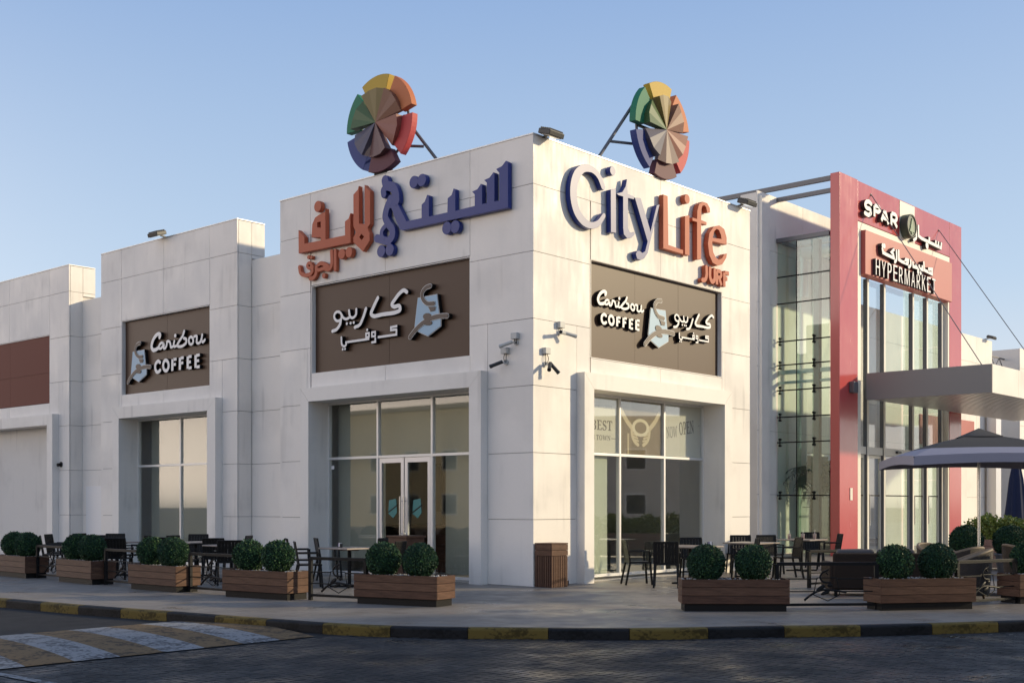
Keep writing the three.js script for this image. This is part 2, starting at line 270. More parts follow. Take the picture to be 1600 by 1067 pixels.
    {s:[[1.966,0.835], [1.957,0.698]],w:0.12,k:1},
    {s:[[2.202,0.838], [2.202,0.688]],w:0.12,k:1},
    {d:[1.202,0.533],r:0.12}],
  hyperAr:[{s:[[-2.702,0.264], [-2.641,0.111], [-2.435,0.094], [-1.812,0.065], [-1.867,0.182], [-2.008,0.226], [-1.789,0.354]],w:0.11,k:1},
    {d:[-2.664,0.332],r:0.08},
    {d:[-2.55,0.338],r:0.08},
    {s:[[-1.631,0.319], [-1.631,0.053], [-1.757,-0.059]],w:0.11},
    {s:[[-1.456,0.397], [-1.44,0.075], [-1.215,0.043], [-0.727,0.035], [-0.686,0.163], [-0.891,0.159], [-0.972,0.059]],w:0.11,k:1},
    {s:[[-0.497,0.185], [-0.497,0.039], [-0.645,-0.061]],w:0.11},
    {s:[[-0.331,0.183], [-0.297,0.018], [0.481,0.022], [0.447,0.169]],w:0.11,k:1},
    {s:[[-0.063,0.148], [-0.046,0.038]],w:0.12,k:1},
    {s:[[0.208,0.154], [0.208,0.051]],w:0.12,k:1},
    {s:[[0.584,0.322], [0.618,0.032], [1.299,-0.009], [1.299,0.156], [1.009,0.124], [1.018,0.02]],w:0.11,k:1},
    {d:[0.318,-0.105],r:0.08},
    {d:[0.106,-0.105],r:0.08}]};
const TREES = [[6.1, 17.5, 1.0], [3.9, 20.7, 1.05], [1.2, 24, 1.1], [-1.8, 27.2, 1.1], [8.8, 23, 1.15], [-5, 30.5, 1.1]];

// ---------------------------------------------------------------- ground, road, kerb, pavement
const asphalt = tex(512, 512, (u, v) => { const a = fbm(u, v, 8, 8, 5), f = lattice[(Math.floor(u * 512) * 211 + Math.floor(v * 512) * 37) & 65535]; const k = .62 + .5 * (a - .5) + .3 * (f - .5); return [k, k, k * 1.02]; });
const asphaltMat = low(lin(.042, .042, .043), .85, .4, { map: asphalt, bumpMap: asphalt, bumpScale: .004 });
const kerbLine = new THREE.CatmullRomCurve3([[-9.2, -40], [-8.7, -20], [-8.35, -9], [-8.12, -4.65], [-7.93, -2.3], [-7.66, -.35], [-7.45, 1.4], [-7.2, 2.9], [-6.80, 3.86], [-6.1, 4.85], [-5.1, 6.1], [-3.8, 7.17], [-2.9, 7.97], [-1.85, 8.74], [-.8, 9.4], [2.4, 11.6], [12, 18.2], [30, 30]].map(([x, z]) => V(x, 0, z)), false, 'centripetal');
const kerbPts = kerbLine.getSpacedPoints(700);
{
  const big = new THREE.PlaneGeometry(1600, 1600); big.rotateX(-Math.PI / 2); big.translate(0, -.16, 0);
  struct('ground', metreUV(big, .25), std(lin(.30, .25, .20), .95, { map: asphalt }));
  // road sheet: everything on the street side of the kerb
  const road = new THREE.ShapeGeometry(new THREE.Shape([...kerbPts.map((p) => new THREE.Vector2(p.x, -p.z)), new THREE.Vector2(30, -60), new THREE.Vector2(-26, -60), new THREE.Vector2(-26, 40)]));
  road.rotateX(-Math.PI / 2); road.translate(0, -.137, 0);
  struct('road', metreUV(road, .5), asphaltMat);
}
const pave = tex(1024, 1024, (u, v) => {
  const a = fbm(u, v, 5, 5, 6), b = fbm(u, v, 30, 30, 3), f = vnoise(u * 400, v * 400, 400, 400), k = .86 + .38 * (a - .5) + .2 * (b - .5) + .06 * (f - .5);
  return [k, k * .985, k * .96];
});
pave.repeat.set(1 / 6, 1 / 6);
const paveRough = tex(512, 512, (u, v) => .54 + 1.0 * (fbm(u, v, 9, 9, 4) - .5)); paveRough.repeat.set(1 / 5, 1 / 5);
const pavementMat = low(lin(.27, .24, .21), 1, .8, { map: pave, roughnessMap: paveRough });
{
  const inner = kerbPts.map((p, i) => { const q = kerbPts[Math.min(699, i + 1)], o = kerbPts[Math.max(0, i - 1)], d = q.clone().sub(o).normalize(); return V(p.x + d.z * .15, 0, p.z - d.x * .15); });
  const s = new THREE.Shape([...inner.map((p) => new THREE.Vector2(p.x, -p.z)), new THREE.Vector2(90, -30), new THREE.Vector2(90, 60), new THREE.Vector2(-9, 60)]);
  const g = new THREE.ExtrudeGeometry(s, { depth: .14, bevelEnabled: false }); g.rotateX(-Math.PI / 2); g.translate(0, -.14, 0);
  struct('pavement', metreUV(g), pavementMat);
  // kerb stones, painted by turns
  const kerb = new THREE.Group(); kerb.name = 'kerb'; kerb.userData.kind = 'structure'; scene.add(kerb);
  const wear = tex(256, 256, (u, v) => { const a = fbm(u, v, 7, 7, 5), c = fbm(u, v, 40, 40, 2), k = 1 - .6 * smooth(.50, .66, a * .6 + c * .4); return [k, k, k * 1.05]; });
  const stoneMat = [low(lin(.15, .105, .026), .7, .4, { map: wear }), low(lin(.016, .016, .017), .6, .35, { map: wear })];
  const step = kerbLine.getLength() / 699, per = Math.round(.96 / step), near = kerbPts.reduce((b, p, i) => Math.hypot(p.x + 5.17, p.z - 6.03) < Math.hypot(kerbPts[b].x + 5.17, kerbPts[b].z - 6.03) ? i : b, 0), off = near % per, first = (near - off) / per;
  let idx = 0;
  for (let s0 = off; s0 + per < 700; s0 += per, idx++) {
    const a = kerbPts[s0], b = kerbPts[Math.min(699, s0 + per)]; if (a.z < -24 || a.x > 14) continue;
    const pts = []; for (let k = 0; k <= 4; k++) { const i = Math.min(699, Math.round(s0 + k * per / 4)), o = kerbPts[Math.max(0, i - 2)], q = kerbPts[Math.min(699, i + 2)], d = q.clone().sub(o).normalize(); pts.push([kerbPts[i], d]); }
    const prof = [[0, -.15], [.0, -.03], [.008, -.010], [.03, .002], [.146, .003], [.146, -.15]], pos = [], uv = [];
    const P = (k, j) => { const [p, d] = pts[k]; let e = k === 0 ? .004 : k === 4 ? -.004 : 0; return [p.x + d.z * prof[j][0] + d.x * e, prof[j][1], p.z - d.x * prof[j][0] + d.z * e]; };
    const quad = (A, B, C, D) => { pos.push(...A, ...B, ...C, ...A, ...C, ...D); uv.push(0, 0, 1, 0, 1, 1, 0, 0, 1, 1, 0, 1); };
    for (let k = 0; k < 4; k++) for (let j = 0; j < 5; j++) quad(P(k, j), P(k + 1, j), P(k + 1, j + 1), P(k, j + 1));
    for (const k of [0, 4]) for (let j = 1; j < 5; j++) { pos.push(...P(k, 0), ...P(k, j), ...P(k, j + 1)); uv.push(0, 0, 1, 0, 1, 1); }
    const g2 = new THREE.BufferGeometry(); g2.setAttribute('position', new THREE.Float32BufferAttribute(pos, 3)); g2.setAttribute('uv', new THREE.Float32BufferAttribute(uv, 2)); g2.computeVertexNormals();
    part('kerb_stone', metreUV(g2, .7), stoneMat[Math.abs(idx - first) % 2], kerb);
  }
}
// interlocking road blocks, laid in herringbone: the nearest as pieces of the road, the rest joined
{
  const roadBlocks = new THREE.Group(); roadBlocks.name = 'block_paving'; roadBlocks.userData.kind = 'structure'; scene.add(roadBlocks);
  const c = .1, e = .0035, hgt = .07, ch = .006;
  const block = (w, d) => {
    const top = [[ch + e, ch + e], [w - ch - e, ch + e], [w - ch - e, d - ch - e], [ch + e, d - ch - e]], low = [[e, e], [w - e, e], [w - e, d - e], [e, d - e]], pos = [];
    const T = (p) => [p[0], 0, p[1]], B = (p) => [p[0], -ch, p[1]], D = (p) => [p[0], -.03, p[1]];
    pos.push(...T(top[0]), ...T(top[2]), ...T(top[1]), ...T(top[0]), ...T(top[3]), ...T(top[2]));
    for (let i = 0; i < 4; i++) { const j = (i + 1) % 4; pos.push(...T(top[i]), ...T(top[j]), ...B(low[j]), ...T(top[i]), ...B(low[j]), ...B(low[i]), ...B(low[i]), ...B(low[j]), ...D(low[j]), ...B(low[i]), ...D(low[j]), ...D(low[i])); }
    const g = new THREE.BufferGeometry(); g.setAttribute('position', new THREE.Float32BufferAttribute(pos, 3)); g.computeVertexNormals(); return g;
  };
  const kinds = [block(.2, .1), block(.1, .2)];
  const speck = tex(256, 256, (u, v) => { const a = fbm(u, v, 6, 6, 5), f = lattice[(Math.floor(u * 256) * 211 + Math.floor(v * 256) * 37) & 65535], k = .8 + .35 * (a - .5) + .3 * (f - .5); return k; });
  const tones = [.034, .042, .054, .028].map((t) => low(lin(t, t, t * 1.02), 1, .45, { map: speck, roughnessMap: paveRough }));
  const dir = V(.7503, 0, -.6612), right = V(.6612, 0, .7503), found = [];
  for (let i = -140; i < 30; i++) for (let j = 20; j < 130; j++) {
    const k = (((i - j) % 4) + 4) % 4; if (k !== 0 && k !== 3) continue;
    const x = i * c, z = j * c, mx = x + .08, mz = z + .08; if (z < 2.86) continue;
    const rel = V(mx + 17.52, 0, mz - 14.9), dep = rel.dot(dir), lat = rel.dot(right); if (dep < 10.4 || Math.abs(lat) > dep * .46) continue;
    let best = 1e9, bi = 0; for (let q = 0; q < 700; q += 2) { const d = (kerbPts[q].x - mx) ** 2 + (kerbPts[q].z - mz) ** 2; if (d < best) { best = d; bi = q; } }
    const p = kerbPts[bi], t = kerbPts[Math.min(699, bi + 2)].clone().sub(kerbPts[Math.max(0, bi - 2)]).normalize();
    if ((mx - p.x) * t.z - (mz - p.z) * t.x > -.11) continue;
    found.push([dep, x, z, k === 0 ? 0 : 1]);
  }
  found.sort((a, b) => a[0] - b[0]);
  const rest = [[], [], [], []];
  found.forEach(([, x, z, k], n) => {
    const y = -.128 + rr(-.0025, .0025), t = [3, 0, 1, 2][Math.max(0, Math.min(3, Math.floor((fbm((x + 20) / 9, (z + 20) / 9, 8, 8, 4) - .3) * 7 + rr(-.9, .9))))];
    if (n < 300) { const g = n < 300 ? kinds[k] : 0; const m = part('paving_block', g, tones[t], roadBlocks); m.position.set(x, y, z); m.rotation.set(rr(-.008, .008), 0, rr(-.008, .008)); }
    else { const g = kinds[k].clone(); g.rotateX(rr(-.008, .008)); g.rotateZ(rr(-.008, .008)); g.translate(x, y, z); rest[t].push(g); }
  });
  rest.forEach((r, t) => { const m = part('paving_blocks', metreUV(mergeGeometries(r), 1), tones[t], roadBlocks); m.userData.kind = 'stuff'; });
  for (const g of kinds) { const u = metreUV(g, 1); g.setAttribute('uv', u.attributes.uv); }
}
// raised crossing with yellow and white bars
{
  const paintWear = tex(512, 512, (u, v) => { const a = fbm(u, v, 10, 10, 5), f = fbm(u, v, 60, 60, 2), k = 1 - .7 * smooth(.47, .64, a * .55 + f * .45); return [k, k, k * 1.03]; });
  const paints = [std(lin(.25, .25, .25), .9, { map: paintWear }), std(lin(.165, .10, .04), .9, { map: paintWear })];
  const hump = new THREE.Group(); hump.name = 'speed_hump'; hump.userData = { label: 'raised road hump painted with yellow and white bars beside the kerb', category: 'speed hump' }; scene.add(hump);
  const z0 = -.32, z1 = 2.78, rise = .04, N = 12;
  const prof = (t) => -.125 + rise * Math.sin(Math.PI * t) ** .8;
  let x = -7.16, yellow = 1;
  for (let n = 0; n < 18; n++) {
    const w = .55, a = x, b = x - w, pos = [];
    for (let k = 0; k < N; k++) {
      const P = (xx, kk) => { const t = kk / N; return [xx - .5 * t + .06, prof(t), z0 + (z1 - z0) * t]; };
      const A = P(b, k), B = P(a, k), C = P(a, k + 1), D = P(b, k + 1); pos.push(...A, ...C, ...B, ...A, ...D, ...C);
    }
    const g = new THREE.BufferGeometry(); g.setAttribute('position', new THREE.Float32BufferAttribute(pos, 3)); g.computeVertexNormals();
    part('painted_bar', metreUV(g, .5), paints[yellow], hump); x = b; yellow = 1 - yellow;
  }
  const line = new THREE.Shape([[-11.97, -3.0], [-11.86, -3.0], [-11.76, -7.5], [-11.88, -7.5]].map(([p, q]) => new THREE.Vector2(p, q))), lg = new THREE.ShapeGeometry(line);
  lg.rotateX(-Math.PI / 2); lg.translate(0, -.119, 0); struct('lane_marking', metreUV(lg, .5), paints[0]);
}

// ---------------------------------------------------------------- buildings
// a flat shape (a, y) with thickness, set on a front
function onFront(g, face, at) { if (face === 'x') { g.rotateY(-Math.PI / 2); g.translate(at, 0, 0); } else g.translate(0, 0, at); return g; }
function plate(pts, depth, holes) {
  const s = new THREE.Shape(pts.map((p) => new THREE.Vector2(p[0], p[1]))); for (const h of holes ?? []) s.holes.push(new THREE.Path(h.map((p) => new THREE.Vector2(p[0], p[1]))));
  return new THREE.ExtrudeGeometry(s, { depth, bevelEnabled: false });
}
function surround(parent, face, at, o0, i0, i1, o1, yi, yo, proud = .2, deep = .47) {   // mitred frame round a window bay
  const put = (pts, name) => { const g = plate(pts, proud + deep); g.translate(0, 0, -deep); part(name, metreUV(onFront(g, face, at)), M.trim, parent); };
  const e = .003;
  put([[o0, 0], [i0, 0], [i0, yi - e], [o0, yo - e]], 'surround_jamb'); put([[o1, 0], [o1, yo - e], [i1, yi - e], [i1, 0]], 'surround_jamb'); put([[o0 + e, yo], [i0 + e, yi], [i1 - e, yi], [o1 - e, yo]], 'surround_head');
}
// glazing of a bay: bars and one pane for each light; d is how far behind the front the glass stands
function glazing(parent, face, at, as, ys, glass, d = .42, skip = [], bw = .055) {
  const B = (a0, a1, y0, y1, w0, w1) => face === 'x' ? box(at + w0, at + w1, y0, y1, a0, a1) : box(a0, a1, y0, y1, at - w1, at - w0);
  as.forEach((a, i) => part('mullion', B(a - (i ? bw / 2 : 0), a + (i < as.length - 1 ? bw / 2 : 0), ys[0], ys[ys.length - 1], d - .04, d + .05), M.alu, parent));
  for (let i = 0; i + 1 < as.length; i++) for (let k = 0; k < ys.length; k++) if (!(k === 0 && skip.includes(i))) {
    const y = ys[k], lo = k ? y - bw / 2 : y, hi = k === 0 ? y + .06 : k === ys.length - 1 ? y : y + bw / 2;
    part('transom', B(as[i] + bw / 2, as[i + 1] - bw / 2, k === ys.length - 1 ? y - .05 : lo, hi, d - .037, d + .047), M.alu, parent);
  }
  for (let i = 0; i + 1 < as.length; i++) for (let k = 0; k + 1 < ys.length; k++) if (!(k === 0 && skip.includes(i))) part('pane', B(as[i] + .02, as[i + 1] - .02, ys[k] + .03, ys[k + 1] - .02, d, d + .008), glass, parent);
}
const corner = thing('corner_shop', 'white panelled corner shop block with signs on both street fronts', 'building');
front(corner, 'x', 0, [-7.76, -6.65, -4.15, -1.66, 0], 8.64, [[-6.62, -1.66, 4.55, 6.54], [-6.77, -1.18, 0, 4.2]]);
front(corner, 'z', 0, [0, 1.77, 4.28, 6.8, 8.07], 8.64, [[1.8, 6.8, 4.53, 6.52], [1.34, 6.93, 0, 4.2]]);
surround(corner, 'x', 0, -6.77, -6.48, -1.5, -1.18, 3.89, 4.2); surround(corner, 'z', 0, 1.34, 1.65, 6.6, 6.93, 3.88, 4.2);
glazing(corner, 'x', 0, [-6.48, -4.82, -3.13, -1.5], [.02, 2.62, 3.89], M.glass, .42, [1]);
glazing(corner, 'z', 0, [1.65, 3.32, 5.0, 6.6], [.06, 2.63, 3.88], M.tint, .42);
for (const [r0, r1, face] of [[-6.62, -1.66, 'x'], [1.8, 6.8, 'z']]) {        // lining of the two sign recesses
  const put = (a0, a1, y0, y1) => part('recess_lining', face === 'x' ? box(.006, .16, y0, y1, a0, a1) : box(a0, a1, y0, y1, -.16, -.006), M.trim, corner);
  put(r0 - .002, r0 + .016, 4.54, 6.53); put(r1 - .016, r1 + .002, 4.54, 6.53); put(r0 + .016, r1 - .016, 4.535, 4.551); put(r0 + .016, r1 - .016, 6.515, 6.531);
}
part('interior_wall', [box(7.8, 7.95, 0, 8.5, -7.6, -.21), box(.21, 7.8, 0, 8.5, -7.72, -7.6), box(4.1, 4.2, 0, 4.2, -7.6, -3.2)], M.dim, corner);
part('ceiling', box(.21, 7.8, 4.22, 4.34, -7.6, -.21), M.interior, corner);
part('roof', box(.21, 7.95, 7.9, 8.02, -7.72, -.21), M.roof, corner);
part('shop_floor', box(.1, 7.8, -.1, .012, -7.6, -.1), M.floor, corner);
part('parapet_cap', [box(-.012, .22, 8.64, 8.665, -7.77, -.222), box(-.012, 8.08, 8.64, 8.665, -.22, .012)], M.alu, corner);
part('end_wall', metreUV(box(8.0, 8.07, 0, 8.62, -7.7, -.045)), M.render, corner); part('end_wall', metreUV(box(.045, 8, 0, 8.62, -7.76, -7.725)), M.render, corner);
{ // double glass door of the corner shop
  for (const s of [0, 1]) {
    const a = -4.79 + s * .82, b = a + .79, door = new THREE.Group(); door.name = 'door'; corner.add(door);
    part('door_frame', [box(.40, .45, .03, 2.585, a, a + .09), box(.40, .45, .03, 2.585, b - .09, b), box(.402, .448, .03, .16, a + .09, b - .09), box(.402, .448, 2.48, 2.585, a + .09, b - .09)], M.alu2, door);
    part('door_pane', box(.423, .431, .15, 2.49, a + .08, b - .08), M.doorglass, door);
    const hz = s ? a + .05 : b - .05; part('handle', [bar(V(.33, .85, hz), V(.33, 1.75, hz), .016), bar(V(.33, .95, hz), V(.41, .95, hz), .01), bar(V(.33, 1.65, hz), V(.41, 1.65, hz), .01)], M.chrome, door);
    const lz = s ? a + .36 : a + .42, tag = plate([[-.11, .17], [.11, .2], [.14, -.1], [.02, -.22], [-.14, -.12]], .004); tag.rotateY(-Math.PI / 2); tag.translate(.421, 1.5, lz); part('door_emblem', tag, std(lin(.03, .20, .19), .5), door);
    const slash = beam(V(.4165, 1.4, lz - .14), V(.4165, 1.56, lz + .15), .003, .03); part('door_emblem_stroke', slash, M.black, door);
  }
  part('notice', plate([[-.05, 0], [.05, 0], [.05, .08], [-.05, .08]], .004).rotateY(-Math.PI / 2).translate(.415, 2.38, -6.36), M.white, corner);
  part('roller_blind', [box(.70, .71, 2.66, 4.2, -6.5, -1.3)], M.blind, corner); part('roller_blind', box(.70, .71, .3, 2.62, -6.5, -4.9), M.blind, corner); part('roller_blind', box(.72, .73, .1, 2.62, -3.05, -1.3), M.blind, corner);
  part('curtain', box(1.68, 3.05, .08, 2.6, -.54, -.53), M.sheer, corner); part('added_dark_screen', box(2.95, 3.0, .012, 3.2, -5.4, -2.3), M.black, corner); part('inner_column', box(3.9, 4.35, .012, 4.2, -2.1, -1.7), M.cream, corner); part('wall_menu', box(4.06, 4.098, 1.4, 2.6, -6.8, -4), M.dark, corner);  // the black screen is added to keep the view through the doors dark
  part('counter', [rbox(2.2, 2.8, 0, 1.05, -6.6, -3.6), box(2.1, 2.9, 1.05, 1.1, -6.7, -3.5)], woods[1], corner); part('shelf', [box(3.7, 4.0, 1.3, 1.34, -6, -3.4), box(3.7, 4.0, 1.8, 1.84, -6, -3.4), box(3.7, 4.0, 2.3, 2.34, -6, -3.4)], M.cream, corner);
}
function shopBlock(label, z0, z1, top, sign, win, lights, base, cols) {
  const b = thing('shop_block', label, 'building', [0, 0, base]);
  const s = (a) => a.map((v) => v - base);
  front(b, 'x', 0, s(cols), top, [[...s(sign), 4.54, 6.55], [win[0] - base, win[3] - base, 0, 4.2]]);
  surround(b, 'x', 0, ...s(win), 3.89, 4.2);
  if (lights) glazing(b, 'x', 0, s(lights), [.02, 2.62, 3.89], M.glass, .42); else part('blank_panel', metreUV(box(.3, .36, 0, 3.9, win[1] - base, win[2] - base)), M.render, b);
  const put = (a0, a1, y0, y1) => part('recess_lining', box(.006, .16, y0, y1, a0 - base, a1 - base), M.trim, b);
  put(sign[0] - .002, sign[0] + .016, 4.54, 6.54); put(sign[1] - .016, sign[1] + .002, 4.54, 6.54); put(sign[0] + .016, sign[1] - .016, 4.53, 4.547); put(sign[0] + .016, sign[1] - .016, 6.53, 6.547);
  front(b, 'z', z1 - base, [.045, .43], top - .01, []);
  for (const [y0, y1] of [[7.6, 7.7], [7.7, top - .01]]) part('cladding_panel', metreUV(box(.437, .82, y0 + .006, y1 - .006, z1 - base - .04, z1 - base)), cladding[1], b);
  part('parapet_wall', [box(.2, .8, 7.4, top - .03, z0 - base + .05, z1 - base - .05)], M.render, b);
  part('interior_wall', [box(3.2, 3.3, 0, 7.4, z0 - base + .05, z1 - base - .05), box(.21, 3.2, 0, 7.4, z0 - base + .05, z0 - base + .15), box(.445, 3.2, 0, 7.4, z1 - base - .21, z1 - base - .202)], M.interior, b);
  part('roof', box(.21, 3.3, 7.3, 7.42, z0 - base + .05, z1 - base - .05), M.roof, b); part('ceiling', box(.21, 3.2, 4.22, 4.3, z0 - base + .16, z1 - base - .22), M.interior, b); part('shop_floor', box(.1, 3.2, -.1, .012, z0 - base + .16, z1 - base - .22), M.floor, b);
  if (lights) part('roller_blind', box(.8, .81, .2, 4.2, lights[0] - base, lights[lights.length - 1] - base + .3), M.blind, b);
  part('parapet_cap', box(-.012, .82, top, top + .02, z0 - base, z1 - base + .01), M.alu, b);
  return b;
}
shopBlock('white panelled shop block with dark coffee sign between two recessed strips', -15.73, -9.43, 8.5, [-14.67, -10.57], [-14.8, -14.48, -10.4, -10.05], [-14.48, -12.45, -10.4], -12.6, [-15.73, -14.67, -12.62, -10.57, -9.43]);
shopBlock('white panelled shop block with plain reddish brown sign panel', -29.0, -17.48, 8.45, [-23.6, -18.6], [-24.0, -23.7, -18.39, -18.07], null, -20, [-29, -26.3, -23.6, -21.1, -18.6, -17.48]);
for (const [z0, z1, x, top, label] of [[-9.43, -7.76, .43, 7.57, 'narrow recessed white wall strip beside the corner block'], [-17.48, -15.73, .41, 7.47, 'narrow recessed white wall strip with hinged service door']]) {
  const w = thing('recessed_wall', label, 'wall', [0, 0, z1]); front(w, 'x', x, [z0 - z1 + .002, -.002], top);
  part('core', box(x + .2, x + .4, 0, top - .05, z0 - z1 + .05, -.05), M.render, w);
  if (top < 7.5) { part('service_door', rbox(x - .025, x - .004, .05, 2.1, -1.5, -.55), M.white, w); for (const y of [.4, 1.05, 1.8]) part('hinge', box(x - .05, x - .02, y, y + .12, -.56, -.50), M.dark, w); part('door_slot', box(x - .028, x - .003, .05, 2.12, -.55, -.44), M.dark, w); }
}
{ // the large hall behind the shop fronts
  const h = thing('mall_hall', 'plain rendered hall volume behind the shop parapets', 'building', [30, 0, -30]);
  part('wall', metreUV(box(-26.6, 30, 0, 7.2, -20, 20)), M.render, h); part('roof', box(-26.7, 30.1, 7.2, 7.3, -20.1, 20.1), M.roof, h);
}
// wall behind the glass entrance, stepping down to the far wing
const back = thing('entrance_wall', 'tall cream wall behind the glass entrance box, in broken sunlight', 'building', [0, 0, -4.15]);
front(back, 'z', 0, [15.65, 18.6, 21.4], 11.36, [[18.9, 21.4, 0, 3.3]], [0, 1.9, 3.9, 5.9, 7.9, 9.6]);
part('pilaster', metreUV(box(15.75, 16.25, 0, 11.2, 0, .1)), cladding[1], back); part('core', box(15.7, 21.35, 3.4, 11.3, -.6, -.21), M.render, back); part('end_wall', metreUV(box(15.652, 15.69, 0, 11.3, -.6, -.045)), M.render, back);
const wing = thing('far_wing', 'low cream mall wing beyond the red entrance portal', 'building', [26, 0, -4.15]);
front(wing, 'z', 0, [-4.6, -1.2, 2.0, 5.2, 8.0, 9.82], 8.72, [[-4.6, -1.0, 0, 3.3]], [0, 1.9, 3.9, 6.0, 7.6]);
part('core', box(-4.5, 9.8, 3.4, 8.6, -.6, -.21), M.render, wing); part('fascia_panel', box(2.0, 7.6, 3.95, 5.1, .002, .05), M.redpanel, wing); part('doorway', box(4.4, 5.0, 0, 2.6, .002, .02), M.dark, wing);
part('pilaster', metreUV(box(5.2, 6.6, 0, 3.9, .002, .12)), M.trim, wing); part('pilaster', metreUV(box(8.9, 9.5, 0, 6.5, .1, .5)), M.alu2, wing);
const block3 = thing('far_block', 'cream mall block with a shaded grey side beyond the entrance canopy', 'building', [38, 0, -3.7]);
front(block3, 'z', 0, [0, 3, 6, 9], 8.6, []); part('side_wall', metreUV(box(0, .04, 0, 8.58, -5, -.045)), M.render, block3); part('core', box(.05, 9, 0, 8.5, -5, -.2), M.render, block3);
{ const t = thing('roof_truss', 'thin dark steel truss between two far parapets', 'truss', [35.9, 7.4, -4.4]); part('chord', [beam(V(-.3, .75, 0), V(2.2, .75, 0), .06, .06), beam(V(-.3, .3, 0), V(2.2, .3, 0), .06, .06)], M.steel, t); part('lattice', [0, 1, 2, 3].map((i) => beam(V(i * .5, i % 2 ? .75 : .3, 0), V(i * .5 + .5, i % 2 ? .3 : .75, 0), .03, .03)), M.steel, t); }
// glass entrance box
{
  const g = thing('glass_vestibule', 'tall greenish glass entrance box beside the red portal', 'building', [16.86, 0, -2.3]);
  const zs = [-1.82, -1.15, -.62, -.02], ys = [.05, 1.87, 3.55, 4.35, 5.2, 6.0, 6.75, 7.95, 8.8, 9.88];
  for (let i = 0; i < 3; i++) for (let k = 0; k < 9; k++) part('pane', box(-.006, .006, ys[k] + .012, ys[k + 1] - .012, zs[i] + .012, zs[i + 1] - .012), M.green, g);
  for (let k = 1; k < 9; k++) part('glazing_bar', box(-.02, .03, ys[k] - .018, ys[k] + .018, -1.83, -.02), M.black, g);
  for (const z of zs.slice(1, 3)) part('glass_fin', box(.02, .28, .05, 9.85, z - .012, z + .012), M.green, g);
  part('upright', box(-.016, .02, .05, 9.88, -1.16, -1.14), M.black, g); part('steel_fin', box(.05, .25, 0, 9.85, -.60, -.42), M.steel, g); part('tie_beam', [box(.12, .25, 5.72, 5.85, -1.84, -.02), box(.12, .25, 5.42, 5.5, -1.84, -.02)], M.alu2, g);
  for (const y of ys.slice(1, 7)) for (const z of [-1.72, -.55]) part('spider_fitting', [bar(V(-.07, y + .1, z), V(.02, y + .1, z), .035), bar(V(-.07, y - .1, z), V(.02, y - .1, z), .035), beam(V(-.03, y - .12, z), V(-.03, y + .12, z), .03, .03)], M.black, g);
  part('roof_edge', [box(-.06, .02, 9.9, 10.03, -1.83, -.02), box(.02, 9.0, 9.9, 10.03, -.1, -.02), box(.02, 9.0, 9.9, 10.03, -1.83, -1.75)], M.steel, g); for (let i = 0; i < 4; i++) { part('roof_pane', box(.04 + i * 2.24, .02 + (i + 1) * 2.24, 9.95, 9.96, -1.74, -.11), M.green, g); part('roof_rafter', box(-.0 + (i + 1) * 2.24, .03 + (i + 1) * 2.24, 9.86, 9.94, -1.74, -.11), M.steel, g); } part('floor', box(0, 9.2, -.1, .012, -4, -.05), M.floor, g);
  part('air_duct', [bar(V(1.2, 9.7, -1.6), V(1.2, 9.7, -.3), .22, .22, 14), bar(V(1.2, 8.3, -1.6), V(1.2, 9.7, -1.6), .2, .2, 14)], M.alu2, g);
  part('dark_opening', box(2.1, 4.5, 0, 3.25, -2.4, -2.34), M.dark, g);  // dark sheet behind the wall opening, standing in for its unlit depth
  const frame = thing('roof_frame', 'grey steel roof beams running from the red portal to a post', 'steel frame', [16.9, 0, -2.3]);
  part('beam', beam(V(0, 11.66, 0), V(0, 11.66, -5.4), .12, .14), M.steel, frame); part('beam', beam(V(0, 11.28, 0), V(0, 11.28, -5.4), .11, .13), M.steel, frame); part('post', box(-.12, .12, 0, 11.6, -2.75, -2.5), M.steel, frame);
}
